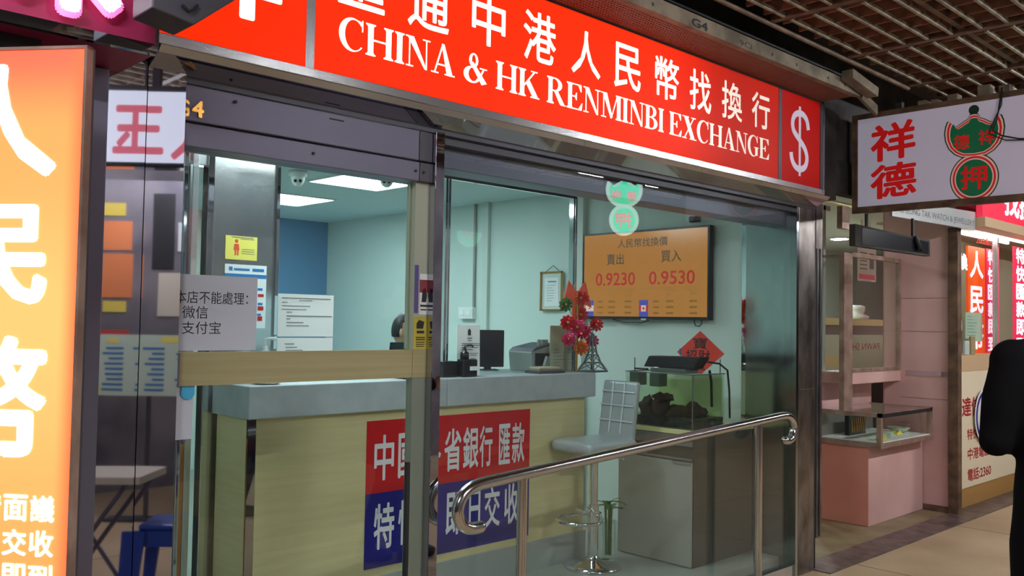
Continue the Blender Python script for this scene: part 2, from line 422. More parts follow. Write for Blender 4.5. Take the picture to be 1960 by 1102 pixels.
# the facade above the shops
struct('wall_above', MB().box(-2.5, 5.4, 0.0, 0.12, 2.32, 3.3).box(5.4, 14.5, 0.06, 0.18, 2.62, 3.3), 'dark')
struct('wall_neighbour', MB().box(-2.5, 0.88, 0.0, 0.12, 0, 2.32), 'dark')
# the exchange shop
struct('wall_left', MB().box(1.10, 1.20, 0.12, 5.35, 0.1, 2.5), 'wall_mint')
struct('wall_right', MB().box(5.05, 5.15, 0.30, 5.35, 0.1, 2.5), 'wall_mint')
struct('wall_back', MB().box(1.10, 5.15, 5.30, 5.40, 0.1, 2.5), 'wall_mint')
struct('wall_back', MB().box(3.7, 5.049, 5.27, 5.30, 0.1, 2.5), 'wall_blue')
struct('ceiling', MB().box(1.10, 5.2, 0.12, 5.40, 2.5, 2.56), 'wall_teal')
# sliding door head, fixed pane and their frames
hd = thing('trim_3', (1.65, 0.0, 2.04), kind='structure')
MB().box(1.187, 2.125, -0.012, 0.10, 2.118, 2.235).build('header_box', 'alu', hd, .004)
MB().box(1.187, 2.125, -0.016, 0.10, 2.038, 2.112).build('header_rail', 'alu', hd, .003)
MB().box(2.128, 2.192, -0.012, 0.10, 2.118, 2.235).build('header_box', 'alu_dark', hd, .004)
MB().box(2.128, 2.192, -0.016, 0.10, 2.038, 2.112).build('header_rail', 'alu_dark', hd, .003)
s = MB()
for (x, z) in ((1.655, 2.078), (2.105, 2.075), (2.145, 2.074), (1.36, 2.205)):
    s.cyl((x, -0.0165, z), (x, -0.021, z), .0055, 10)
s.build('screw', 'black', hd)
MB().box(1.72, 1.78, -0.0135, -0.011, 2.21, 2.215).build('slot', 'black', hd)
dr = thing('door_1', (1.65, 0.03, 0.1), kind='structure')
MB().box(1.187, 2.125, 0.030, 0.034, 0.02, 2.05).build('glass', 'glass', dr)
MB().box(1.205, 2.128, 0.010, 0.025, 1.282, 1.389).build('door_band', 'band', dr)
MB().box(2.128, 2.193, 0.008, 0.045, 0.02, 1.282).build('stile', 'stile', dr)
MB().box(2.128, 2.193, 0.008, 0.045, 1.389, 2.04).build('stile', 'stile_pale', dr)
MB().box(2.128, 2.193, 0.006, 0.047, 1.282, 1.389).build('door_band', 'band', dr)
MB().box(1.187, 1.206, -0.006, 0.036, 1.280, 1.386).build('bracket', 'alu', dr)
MB().box(2.112, 2.124, 0.005, 0.022, 0.05, 0.96).build('seal', 'rubber', dr)
MB().box(2.116, 2.127, 0.037, 0.048, 1.39, 2.03).build('edge_strip', 'stile_pale', dr)
MB().box(2.193, 2.237, -0.03, 0.05, 0.0, 2.24).build('mirror_post', 'mirror', dr, .002)
wn = thing('window_1', (3.65, 0.03, 0.1), kind='structure')
MB().box(2.237, 5.052, 0.030, 0.034, 0.05, 2.24).build('pane', 'glass', wn)
MB().box(2.237, 5.052, 0.0, 0.06, 0.0, 0.07).build('sill', 'brushed', wn)
MB().box(2.237, 5.06, 0.01, 0.10, 2.205, 2.245).build('head', 'alu_dark', wn)
MB().box(2.237, 5.034, 0.062, 0.20, 2.122, 2.25).build('bulkhead', 'alu', wn, .003)
MB().box(2.237, 5.034, 0.20, 0.26, 2.16, 2.25).build('bulkhead_rail', 'alu_dark', wn)
struct('trim_4', MB().box(5.035, 5.063, -0.01, 0.34, 0.0, 2.24), 'mirror_wavy')
struct('trim_4', MB().box(5.035, 5.049, 0.34, 0.37, 0.1, 2.5), 'chrome')
# stainless pillars
lp = thing('steel_pillar', (1.07, 0.0, 0.0), 'mirror-polished steel pillar in two folded sheets beside the sliding door', 'pillar')
MB(Matrix.Translation((1.068, 0, 0)) @ Matrix.Rotation(math.radians(0.2), 4, 'Z')).box(-0.115, -0.001, -0.030, 0.10, 0, 2.305).build('cladding_sheet', 'mirror', lp)
MB(Matrix.Translation((1.069, 0, 0)) @ Matrix.Rotation(math.radians(-0.25), 4, 'Z')).box(0.001, 0.119, -0.030, 0.10, 0, 2.305).build('cladding_sheet', 'mirror', lp)
rp = thing('steel_pillar', (5.16, 0.0, 0.0), 'stained steel pillar ending the glazed front, behind the handrail hook', 'pillar')
MB().box(5.063, 5.26, -0.012, 0.16, 0, 2.32).build('cladding_sheet', 'worn_steel', rp, .003)
MB().box(5.064, 5.259, -0.0135, -0.012, 1.118, 1.122).build('sheet_joint', 'sign_frame', rp)
MB().box(5.262, 5.30, 0.0, 0.16, 0, 2.32).build('gap_liner', 'black', rp)
MB().box(5.302, 5.40, 0.01, 0.20, 0.18, 2.33).build('side_sheet', 'worn_steel', rp, .003)
MB().box(5.318, 5.326, 0.004, 0.01, 0.19, 2.0).box(5.362, 5.368, 0.004, 0.01, 0.19, 2.0).build('guide_rail', 'alu_dark', rp)
tag(MB().box(0.893, 0.942, -0.07, -0.002, 0, 2.215).build('aluminium_post', 'alu', None, .003), 'plain grey aluminium post between the orange light box and the mirror pillar', 'post')
tag(MB().box(0.86, 0.884, -0.04, -0.002, 0, 2.15).build('aluminium_post', 'bronze', None, .002), 'narrow rusty channel hidden against the grey aluminium post', 'post')

# soffit below the red sign
sf = thing('trim_5', (3.1, -0.06, 2.24), kind='structure')
MB().poly([(-0.118, 2.309), (-0.012, 2.262), (-0.012, 2.25), (-0.10, 2.29)], (5.25, 0, 0), Y, Z, -4.18).build('soffit_sheet', 'mirror', sf)
MB().box(1.07, 5.26, -0.016, 0.0, 2.236, 2.266).build('soffit_lip', 'alu_dark', sf)

# ------------------------------------------------------------------ main red sign
SY = -0.12
sg = thing('shop_sign', (3.1, SY, 2.31), 'long red illuminated sign with white Chinese and serif English lettering above the glazed front', 'sign')
MB().box(1.03, 5.16, SY+.012, -0.005, 2.311, 2.90).build('sign_case', 'alu_dark', sg)
MB().box(1.03, 5.16, SY-.006, SY+.012, 2.309, 2.341).build('bottom_rail', 'brushed', sg, .002)
MB().box(1.03, 5.16, SY-.006, SY+.012, 2.867, 2.90).build('top_rail', 'alu_dark', sg, .002)
MB().box(1.552, 1.585, SY-.004, SY+.012, 2.341, 2.867).build('divider', 'brushed', sg)
MB().box(4.615, 4.650, SY-.004, SY+.012, 2.341, 2.867).build('divider', 'alu_dark', sg)
MB().box(5.105, 5.16, SY-.006, SY+.012, 2.341, 2.867).build('end_rail', 'alu_dark', sg)
MB().box(5.135, 5.14, SY-.010, SY-.006, 2.32, 2.88).build('end_bead', 'steel', sg)
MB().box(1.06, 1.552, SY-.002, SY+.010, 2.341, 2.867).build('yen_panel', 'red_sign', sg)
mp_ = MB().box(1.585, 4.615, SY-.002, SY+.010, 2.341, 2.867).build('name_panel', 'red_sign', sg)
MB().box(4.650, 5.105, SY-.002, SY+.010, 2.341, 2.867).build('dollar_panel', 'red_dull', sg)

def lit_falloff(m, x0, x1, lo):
    """fading backlight painted in, no tubes behind: emission strength of the face falls along its length"""
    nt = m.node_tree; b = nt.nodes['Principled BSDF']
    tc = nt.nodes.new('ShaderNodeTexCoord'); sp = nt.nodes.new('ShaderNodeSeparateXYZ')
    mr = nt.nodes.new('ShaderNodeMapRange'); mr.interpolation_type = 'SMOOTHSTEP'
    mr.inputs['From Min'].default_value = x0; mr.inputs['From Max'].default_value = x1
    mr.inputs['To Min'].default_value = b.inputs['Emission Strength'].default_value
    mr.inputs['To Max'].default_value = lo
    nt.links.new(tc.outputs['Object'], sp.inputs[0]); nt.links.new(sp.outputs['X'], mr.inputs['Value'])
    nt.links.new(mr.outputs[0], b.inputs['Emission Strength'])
lit_falloff(M['red_sign'], 0.15, 1.15, 0.26)  # backlight fade towards the dollar end painted into the emission
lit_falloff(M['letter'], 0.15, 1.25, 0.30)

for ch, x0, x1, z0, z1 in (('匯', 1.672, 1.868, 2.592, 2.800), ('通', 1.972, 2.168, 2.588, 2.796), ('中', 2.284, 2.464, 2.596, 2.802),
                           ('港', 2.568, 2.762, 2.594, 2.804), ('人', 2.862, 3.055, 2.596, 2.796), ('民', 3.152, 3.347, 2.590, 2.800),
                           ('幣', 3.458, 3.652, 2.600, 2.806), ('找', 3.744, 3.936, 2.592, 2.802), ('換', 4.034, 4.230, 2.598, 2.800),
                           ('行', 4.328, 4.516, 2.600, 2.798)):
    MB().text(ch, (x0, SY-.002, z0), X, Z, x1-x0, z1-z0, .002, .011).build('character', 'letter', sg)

def arc(cx, cy, rx, ry, ix, iy, irx, iry, a0, a1, n=22):
    out = []; inn = []
    for i in range(n+1):
        a = math.radians(a0+(a1-a0)*i/n)
        out.append((cx+rx*math.cos(a), cy+ry*math.sin(a))); inn.append((ix+irx*math.cos(a), iy+iry*math.sin(a)))
    return [[out[i], out[i+1], inn[i+1], inn[i]] for i in range(n)]
def rc(x0, y0, x1, y1): return [(x0, y0), (x1, y0), (x1, y1), (x0, y1)]
def stem(x, w=.21, t=1, b=1, e=.085):
    g = [rc(x, 0, x+w, 1)]
    if t: g += [rc(x-e, .957, x+w+e, 1), [(x-e*.6, .957), (x, .90), (x, .957)], [(x+w, .90), (x+w+e*.6, .957), (x+w, .957)]]
    if b: g += [rc(x-e, 0, x+w+e, .043), [(x-e*.6, .043), (x, .043), (x, .10)], [(x+w, .10), (x+w, .043), (x+w+e*.6, .043)]]
    return g
SER = {
 'C': (.95, arc(.5, .5, .5, .525, .57, .5, .355, .475, 42, 318, 30)+[rc(.86, .66, .90, 1.02), [(.72, .99), (.86, .84), (.90, .66), (.88, .95)]]),
 'G': (1.03, arc(.5, .5, .5, .525, .57, .5, .355, .475, 46, 316, 30)+[rc(.86, .68, .90, 1.02), [(.72, .99), (.86, .86), (.90, .68)], rc(.70, .06, .91, .44), rc(.60, .42, 1.01, .46)]),
 'H': (1.10, stem(.09)+stem(.80)+[rc(.3, .475, .8, .53)]),
 'I': (.39, stem(.09)),
 'N': (1.04, [rc(.14, 0, .185, 1), rc(.02, 0, .32, .043), rc(0, .957, .30, 1), [(.06, 1), (.33, 1), (.91, 0), (.84, 0), (.80, .02)],
              rc(.86, 0, .905, 1), rc(.72, .957, 1.04, 1)]),
 'A': (1.05, [[(.12, .02), (.18, .02), (.53, 1.02), (.47, 1.02)], [(.45, 1.03), (.56, 1.03), (.96, 0), (.70, 0)], rc(.27, .29, .78, .34),
              rc(0, 0, .32, .043), rc(.60, 0, 1.05, .043)]),
 'E': (.93, stem(.09)+[rc(.3, .957, .86, 1), [(.86, 1), (.68, .957), (.84, .72), (.87, .72)], rc(.3, 0, .88, .043), [(.70, .043), (.88, 0), (.93, .30), (.90, .30)],
                       rc(.3, .478, .58, .525), [(.56, .36), (.59, .36), (.59, .66), (.56, .66), (.48, .50)]]),
 'K': (1.12, stem(.09)+[[(.30, .36), (.30, .44), (.80, .97), (.89, .97)], [(.40, .50), (.55, .66), (1.06, .03), (.77, .03)], rc(.66, .957, 1.0, 1), rc(.64, 0, 1.12, .043)]),
 'R': (1.07, stem(.09)+arc(.42, .74, .43, .26, .42, .74, .22, .215, -90, 90, 16)+[rc(.3, .955, .42, 1), rc(.3, .48, .45, .525), [(.40, .50), (.60, .52), (1.0, .03), (.74, .03)], rc(.78, 0, 1.07, .043)]),
 'B': (.90, stem(.09)+arc(.42, .755, .37, .245, .42, .755, .17, .20, -90, 90, 14)+arc(.42, .265, .46, .265, .42, .265, .24, .22, -90, 90, 14)+[rc(.3, .957, .42, 1), rc(.3, .49, .43, .53), rc(.3, 0, .42, .045)]),
 'M': (1.32, [rc(.14, 0, .185, 1), rc(.01, 0, .32, .043), rc(0, .957, .30, 1), [(.10, 1), (.36, 1), (.73, .06), (.63, .0)], [(.63, 0), (.71, .10), (1.08, 1), (1.02, 1)]]+stem(1.03)),
 'X': (1.10, [[(.12, 1), (.40, 1), (.98, 0), (.70, 0)], [(.12, 0), (.19, 0), (.93, 1), (.86, 1)], rc(0, .957, .50, 1), rc(.69, .957, 1.04, 1), rc(0, 0, .33, .043), rc(.58, 0, 1.10, .043)]),
 '&': (1.13, arc(.46, .78, .21, .25, .47, .78, .10, .20, 0, 360, 24)+arc(.40, .27, .40, .29, .44, .28, .22, .235, 95, 335, 24)+
       [[(.28, .70), (.44, .72), (1.10, .06), (.86, -.02)], [(.40, .54), (.30, .50), (.50, .60), (.56, .68)], [(.68, .16), (.74, .12), (.98, .53), (.92, .55)], rc(.76, .53, 1.10, .57)]),
}
def serif(s, o, ux, uy, w, h, d, m, parent, gap=.055, space=.36):
    tot = 0; n = 0
    for ch in s: tot += (space if ch == ' ' else SER[ch][0]+gap)
    tot -= gap
    k = w/tot; x = 0.0; lift = 0
    for ch in s:
        if ch == ' ': x += space; continue
        wd, ps = SER[ch]; mb = MB()
        for p in ps:
            q = [((x+a)*k, b*h) for a, b in p]
            area = sum(q[i][0]*q[(i+1) % len(q)][1]-q[(i+1) % len(q)][0]*q[i][1] for i in range(len(q)))
            if area < 0: q = q[::-1]
            mb.poly(q, o, ux, uy, d+(lift % 7)*2e-5); lift += 1
        mb.build('letter', m, parent)
        x += wd+gap
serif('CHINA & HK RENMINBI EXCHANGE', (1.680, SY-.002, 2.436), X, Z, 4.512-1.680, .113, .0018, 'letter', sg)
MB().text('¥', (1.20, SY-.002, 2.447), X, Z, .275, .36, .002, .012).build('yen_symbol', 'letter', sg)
def ribbon(mb, pts, wd, o, ux, uy, d):
    P = [Vector((p[0], p[1], 0)) for p in pts]; L = []; R_ = []
    for i, p in enumerate(P):
        t = (P[min(i+1, len(P)-1)]-P[max(i-1, 0)]).normalized(); nn = Vector((-t.y, t.x, 0))
        L.append(p+nn*wd/2); R_.append(p-nn*wd/2)
    for i in range(len(P)-1): mb.poly([(q.x, q.y) for q in (R_[i], R_[i+1], L[i+1], L[i])], o, ux, uy, d)
def bez(P, n=8):
    out = []
    for i in range(len(P)-1):
        p0 = Vector(P[max(i-1, 0)]); p1 = Vector(P[i]); p2 = Vector(P[i+1]); p3 = Vector(P[min(i+2, len(P)-1)])
        for k in range(n):
            t_ = k/n
            out.append(.5*((2*p1)+(p2-p0)*t_+(2*p0-5*p1+4*p2-p3)*t_*t_+(3*p1-p0-3*p2+p3)*t_**3))
    out.append(Vector(P[-1])); return out
db = MB()
ribbon(db, bez([(.222, .288, 0), (.205, .340, 0), (.165, .368, 0), (.115, .372, 0), (.062, .352, 0), (.036, .308, 0), (.050, .258, 0), (.115, .215, 0), (.180, .170, 0), (.206, .118, 0), (.186, .066, 0), (.125, .040, 0), (.066, .052, 0), (.030, .088, 0), (.020, .128, 0)], 5), .036, (4.737, SY-.002, 2.389), X, Z, .002)
db.poly(rc(.109, 0, .131, .412), (4.737, SY-.002, 2.389), X, Z, .0023)
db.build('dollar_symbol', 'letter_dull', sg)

# magenta neighbour sign
mg = thing('shop_sign', (0.0, -0.3, 2.22), 'magenta board with glowing white channel letter and steel bottom strip', 'sign')
MB().box(-1.2, 0.984, -0.29, -0.02, 2.245, 2.95).build('board', 'magenta', mg)
MB().box(-1.2, 0.986, -0.302, -0.28, 2.220, 2.2475).build('bottom_strip', 'mirror', mg)
MB().box(-1.2, 0.984, -0.28, -0.02, 2.222, 2.2445).build('underside', 'magenta', mg)
MB().text('珠', (0.50, -0.315, 2.272), X, Z, .375, .36, .022, .03).build('channel_letter', 'neon_white', mg)
MB().text('珠', (0.488, -0.312, 2.262), X, Z, .40, .38, .004, .05).build('letter_edge', 'neon_pink', mg)
MB().text('寶', (0.02, -0.315, 2.272), X, Z, .375, .36, .022, .03).build('channel_letter', 'neon_white', mg)
MB().box(-0.3, 0.72, -0.2, -0.06, 2.16, 2.221).build('under_case', 'dark', mg)
MB().box(0.987, 1.03, -0.2, -0.02, 2.26, 2.95).build('end_post', 'alu_dark', mg)
# dark housing in front of the sign
dh = thing('hanging_housing', (1.0, -0.5, 2.27), 'dark slanted housing hanging in front of the red yen panel', 'fixture')
MB().poly([(0.885, 2.275), (0.995, 2.258), (1.115, 2.36), (1.115, 2.6), (0.885, 2.6)], (0, -0.38, 0), X, Z, .13).build('housing', 'alu_dark', dh, .004)
MB().tube([(0.96, -0.515, 2.30), (0.975, -0.522, 2.285), (0.99, -0.518, 2.295), (1.0, -0.515, 2.31)], .004, 8).build('cable', 'black', dh)
MB().box(0.985, 1.015, -0.45, -0.42, 2.6, 3.3).build('drop_rod', 'alu_dark', dh)

# orange light box, standing obliquely
LB = Matrix.Translation((0.75, -0.45, 0)) @ Matrix(((0.623, 0.782, 0, 0), (-0.782, 0.623, 0, 0), (0, 0, 1, 0), (0, 0, 0, 1)))
lb = thing('light_box', (0.616, -0.282, 0.12), 'tall orange illuminated light box with bold white Chinese characters', 'sign')
def lbm(): return MB(LB)
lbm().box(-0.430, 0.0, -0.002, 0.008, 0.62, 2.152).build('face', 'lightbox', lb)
lbm().box(-0.436, 0.004, 0.008, 0.035, 0.60, 2.160).build('case', 'alu_dark', lb)
lbm().box(0.0005, 0.008, -0.006, 0.02, 0.60, 2.160).box(-0.436, -0.4305, -0.006, 0.02, 0.60, 2.160).box(-0.436, 0.008, -0.006, 0.02, 2.1525, 2.160).build('rim', 'bronze', lb)
lbm().box(-0.40, -0.36, 0.01, 0.034, 0.0, 0.60).box(-0.07, -0.03, 0.01, 0.034, 0.0, 0.60).build('stand_legs', 'alu_dark', lb)
for ch, u0, u1, z0, z1 in (('人', -.382, -.064, 1.836, 2.118), ('民', -.358, -.078, 1.520, 1.770), ('幣', -.366, -.068, 1.136, 1.448)):
    lbm().text(ch, (u0, -0.002, z0), X, Z, u1-u0, z1-z0, .0015, .030).build('character', 'white_lit', lb)
for row, z0 in (('價錢請面議', 1.000), ('即現交收', .917), ('特快即到', .835)):
    n = len(row); t = lbm()
    for i, ch in enumerate(row):
        u1 = -.037-(n-1-i)*.0705
        t.text(ch, (u1-.064, -0.002, z0), X, Z, .064, .064, .0015, .026)
    t.build('small_lettering', 'white_lit', lb)

# G4 numerals on the door head
nm = MB()
nm.text('G', (1.172, -0.0125, 2.128), X, Z, .034, .055, .006, .03).text('4', (1.214, -0.0125, 2.133), X, Z, .040, .053, .006, .03)
tag(nm.build('unit_number', 'foil_gold', None), 'brass G4 numerals on the grey door header', 'number')

# ------------------------------------------------------------------ stickers and notices on the door
def sheet(name, o, ux, uy, w, h, m, label, cat, ink=(), d=.0012, group=None):
    """a paper: thing = the sheet, with its print as child meshes"""
    ob = tag(MB().poly([(0, 0), (w, 0), (w, h), (0, h)], o, ux, uy, d).build(name, m), label, cat, group)
    nn = Vector(ux).cross(Vector(uy)).normalized(); oo = Vector(o)+nn*d
    for (pn, pm, fn) in ink:
        b = MB(); fn(b, oo)
        b.build(pn, pm, ob)
    return ob

def notice_txt(b, o):
    for s_, x, z, w in (('本店不能處理：', -.002, .150, .247), ('微信', .022, .102, .085), ('支付宝', .022, .053, .130)):
        b.text(s_, o+X*x+Z*z, X, Z, w, .040, .0006, -0.004)
sheet('notice', (1.192, 0.0095, 1.3935), X, Z, .278, .242, 'paper_grey', 'grey paper notice listing payments not handled, on the sliding door', 'notice', [('print', 'ink', notice_txt)])
def jamb_print(b, o):
    b.poly([(.012, .078), (.044, .078), (.050, .105), (.024, .112), (.012, .098)], o, X, Z, .0006)
    b.bars(o, X, Z, [(.014, .060, .036, .010), (.010, .042, .044, .004), (.010, .034, .044, .004), (.012, .024, .04, .003), (.012, .016, .04, .003), (.012, .008, .038, .003)])
sheet('sticker', (2.130, 0.0068, 1.392), X, Z, .064, .124, 'ochre', 'yellow sticker with black symbol on the sliding door stile', 'sticker', [('print', 'ink', jamb_print)])
def poster_print(b, o): b.bars(o, X, Z, [(.0, .085, .042, .05)])
def poster_print2(b, o):
    b.poly([(.010, .048), (.032, .048), (.036, .078), (.026, .105), (.014, .095)], o+NY*.0004, X, Z, .0006)
    b.bars(o, X, Z, [(.004, .03, .034, .008), (.006, .016, .03, .005)])
sheet('poster', (2.154, 0.0068, 1.525), X, Z, .042, .158, 'paper', 'small poster with maroon picture above the yellow sticker on the door stile', 'poster', [('picture', 'maroon', poster_print), ('print', 'ink', poster_print2)])
sheet('card_strip', (2.1295, 0.0068, 1.53), X, Z, .018, .186, 'purple', 'violet vertical strip beside the small maroon poster', 'sticker')
sheet('card', (1.205, 0.024, 1.113), X, Z, .060, .170, 'paper_grey', 'grey card taped inside the door glass under the beige band', 'card')
tag(MB().poly([(.0, .012), (.010, 0), (.024, -.005), (.038, 0), (.046, .012), (.046, .045), (0, .045)], (1.222, 0.0235, 1.242), X, Z, .006).build('hook', 'sky', None, .002),
    'sky blue plastic tab at the top of the grey card', 'hook')

# ------------------------------------------------------------------ inner door frame, steel panel, back of shop
idr = thing('door_2', (1.6, 1.2, 0.1), kind='structure')
for x0, x1, m in ((1.66, 1.705, 'alu_light'), (1.722, 1.742, 'chrome'), (1.760, 1.79, 'alu_light'), (1.835, 1.866, 'chrome')):
    MB().box(x0, x1, 1.18, 1.24, 0.1, 2.26).build('frame_post', m, idr, .003)
MB().box(1.21, 1.835, 1.195, 1.225, 2.20, 2.26).build('frame_head', 'alu_light', idr)
MB().box(1.21, 1.835, 1.207, 1.213, 0.12, 2.20).build('glass', 'glass_old', idr)
MB().box(1.742, 1.760, 1.19, 1.22, 0.25, 0.93).build('wood_edge', 'wood', idr)
struct('wall_cupboard', MB().box(1.21, 1.86, 1.5, 1.53, 0.1, 2.5), 'tank_side')
sp_ = thing('steel_partition', (2.03, 1.2, 0.1), 'brushed steel partition behind the end of the counter', 'partition')
MB().box(1.868, 2.190, 1.20, 1.26, 0.1, 2.5).build('panel', 'brushed', sp_)
MB().box(2.190, 2.206, 1.185, 1.265, 0.1, 2.5).build('edge_post', 'chrome', sp_)
MB().box(1.862, 1.869, 1.190, 1.262, 0.1, 2.5).build('edge_bead', 'chrome', sp_)
def yel(b, o):
    b.ball((o.x+.055, o.y-.0006, o.z+.088), .009, .0008, .009, 10, 6)
    b.poly([(.040, .045), (.070, .045), (.066, .075), (.044, .075)], o, X, Z, .0005).poly([(.046, .02), (.054, .02), (.054, .045), (.046, .045)], o, X, Z, .0005).poly([(.058, .02), (.066, .02), (.066, .045), (.058, .045)], o, X, Z, .0005)
def yel2(b, o): b.bars(o, X, Z, [(.075, .098, .07, .003), (.082, .03, .065, .002), (.082, .04, .065, .002), (.082, .05, .065, .002), (.03, .105, .11, .003)])
sheet('note', (1.935, 1.1985, 1.774), X, Z, .161, .112, 'yellow', 'yellow paper note with orange figure on the steel partition', 'note', [('figure', 'ribbon', yel), ('print', 'ink_grey', yel2)])
def bank(b, o): b.bars(o, X, Z, [(0, .238, .213, .018)])
def bank2(b, o):
    b.bars(o, X, Z, [(.02, .27, .018, .018), (.045, .272, .08, .010), (.14, .27, .06, .014), (.17, .18, .025, .012), (.172, .11, .025, .012), (.17, .06, .02, .01)])
def bank3(b, o): b.bars(o, X, Z, [(.172, .15, .03, .014), (.172, .085, .03, .02), (.172, .035, .025, .022)])
sheet('poster', (1.935, 1.1985, 1.452), X, Z, .214, .300, 'paper', 'white poster with a blue stripe under the yellow note', 'poster', [('stripe', 'ink_blue', bank), ('print', 'ink_blue', bank2), ('red_print', 'ink_red', bank3)])

# ceiling light panels (four, all alike) and dome cameras
lamp0 = None
for (x, y) in ((3.70, 2.625), (3.79, 3.95), (2.4, 2.625), (2.4, 0.75)):
    if lamp0 is None:
        lamp0 = thing('ceiling_light', (x, y, 2.5), 'square white light panel set in the exchange shop ceiling', 'light', 'square ceiling light panels')
        MB().box(x-.31, x+.31, y-.31, y-.295, 2.488, 2.4995).box(x-.31, x+.31, y+.295, y+.31, 2.488, 2.4995).box(x-.31, x-.295, y-.295, y+.295, 2.488, 2.4995).box(x+.295, x+.31, y-.295, y+.295, 2.488, 2.4995).build('frame', 'white', lamp0)
        MB().box(x-.294, x+.294, y-.294, y+.294, 2.490, 2.4995).build('diffuser', 'panel_light', lamp0)
    else:
        c = copy_tree(lamp0); c.location = (x, y, 2.5)
def dome(x, y, label):
    d = thing('dome_camera', (x, y, 2.5), label, 'camera')
    MB().lathe([(.062, 0), (.062, -.03), (.05, -.04)], (x, y, 2.4995)).build('base', 'white', d)
    MB().ball((x, y, 2.452), .046, .046, .058).build('dome', 'white', d)
    e = (Vector((0, -2.75, 1.5))-Vector((x, y, 2.44))).normalized()
    b = MB()
    for k in (-.017, .017):
        p = Vector((x, y, 2.435))+e*.040+Vector((.72, -.69, 0))*k
        b.cyl(p, p+e*.010, .011, 12)
    b.build('lens', 'black_gloss', d)
dome(3.144, 2.633, 'white twin-lens dome camera beside the bright ceiling panel, nearer the steel partition')
dome(3.567, 2.20, 'white dome camera under the ceiling panel by the door stile')

# ------------------------------------------------------------------ counter
ct = thing('counter', (3.0, 1.1, 0.1), 'cream laminate service counter with grey stone top', 'counter')
MB().box(1.945, 2.216, 0.874, 1.17, 0.26, 1.063).box(2.216, 4.11, 0.874, 1.32, 0.26, 1.063).build('body', 'cream', ct)
MB().box(1.905, 1.944, 0.890, 1.17, 0.1, 1.063).build('end_panel', 'cream', ct)
MB().box(1.906, 1.946, 0.876, 0.889, 0.1, 1.063).build('corner_trim', 'mirror', ct)
MB().box(1.945, 2.216, 0.858, 1.17, 0.1, 0.262).box(2.216, 4.115, 0.858, 1.32, 0.1, 0.262).build('plinth', 'kick', ct)
MB().poly([(1.880, .824), (2.985, .824), (2.985, 1.40), (2.216, 1.40), (2.216, 1.175), (1.880, 1.175)], (0, 0, 1.062), X, Y, .143).build('worktop', 'stone', ct, .004)
MB().box(2.987, 4.152, 0.824, 1.40, 1.062, 1.205).build('worktop', 'stone', ct, .004)
# red and blue banner
bn = thing('banner', (3.08, 0.873, 0.30), 'red over navy banner with large white Chinese characters on the counter front', 'banner')
MB().box(2.527, 3.640, 0.8705, 0.8738, 0.660, 1.011).build('red_half', 'red_board', bn)
MB().box(2.527, 3.640, 0.8705, 0.8738, 0.300, 0.660).build('blue_half', 'blue_board', bn)
b = MB()
for ch, x0, x1 in (('中', 2.572, 2.690), ('國', 2.716, 2.842), ('各', 2.868, 2.990), ('省', 3.012, 3.128), ('銀', 3.140, 3.250), ('行', 3.258, 3.352), ('匯', 3.400, 3.486), ('款', 3.500, 3.598)):
    MB().text(ch, (x0, .8705, .718), X, Z, x1-x0, .222, .0012, .018).build('character', 'silver_letter', bn)
for ch, x0, x1 in (('特', 2.578, 2.700), ('快', 2.724, 2.850), ('即', 3.030, 3.150), ('日', 3.190, 3.270), ('交', 3.300, 3.415), ('收', 3.448, 3.560)):
    MB().text(ch, (x0, .8705, .385), X, Z, x1-x0, .222, .0012, .018).build('character', 'silver_letter', bn)

# glass screen on the counter
gs = thing('counter_screen', (3.1, 1.0, 1.205), 'clear glass screen with chrome posts standing on the counter', 'screen')
MB().box(2.105, 3.075, 0.990, 0.996, 1.206, 2.27).box(3.11, 4.10, 0.990, 0.996, 1.206, 2.27).build('pane', 'glass_screen', gs)
for x0, x1 in ((3.078, 3.092), (3.100, 3.112), (4.098, 4.112), (4.122, 4.132)):
    MB().box(x0, x1, 0.975, 1.010, 1.206, 2.282).build('post', 'chrome', gs)
MB().box(2.10, 4.13, 0.982, 1.004, 2.272, 2.288).build('top_rail', 'chrome', gs)

# notices and things on the counter
def rows(n, x, w, y0, dy, h=.004):
    def fn(b, o): b.bars(o, X, Z, [(x+(0 if i % 3 else .0), y0-i*dy, w*random.uniform(.35, 1), h) for i in range(n)])
    return fn
def p1(b, o):
    b.bars(o, X, Z, [(.02, .178, .26, .004), (.11, .168, .07, .003), (.02, .158, .03, .003), (.02, .142, .15, .003), (.02, .126, .13, .003)])
    b.bars(o, X, Z, [(.045, .112, .03, .004), (.045, .094, .245, .005), (.045, .080, .02, .005), (.045, .064, .09, .004), (.045, .049, .12, .004)])
def p2(b, o): b.bars(o, X, Z, [(.04, .036, .05, .004), (.045, .02, .06, .004), (.045, .006, .09, .004)])
sheet('notice', (2.097, 0.9885, 1.417), X, Z, .299, .199, 'paper', 'white printed notice taped on the counter screen, larger of the pair', 'notice', [('print', 'ink_grey', p1)])
sheet('notice', (2.097, 0.9885, 1.345), X, Z, .299, .066, 'paper', 'narrow white printed notice directly below the larger one on the screen', 'notice', [('print', 'ink_grey', p2)])
def a4(b, o):
    b.poly([(.075, .218), (.095, .218), (.095, .245), (.085, .255), (.075, .245)], o, X, Z, .0006)
    b.bars(o, X, Z, [(.07, .20, .035, .004), (.075, .188, .025, .003), (.03, .172, .13, .003), (.03, .162, .13, .003), (.03, .150, .12, .003), (.03, .138, .08, .004), (.09, .118, .06, .003), (.09, .108, .05, .003)])
    b.bars(o, X, Z, [(.095, .09-.012*i, .04, .003) for i in range(6)])
sheet('notice', (3.150, 0.945, 1.208), X, (0, .02, 1), .165, .275, 'paper', 'upright white printed sign behind the black pump bottle', 'notice', [('print', 'ink', a4)])
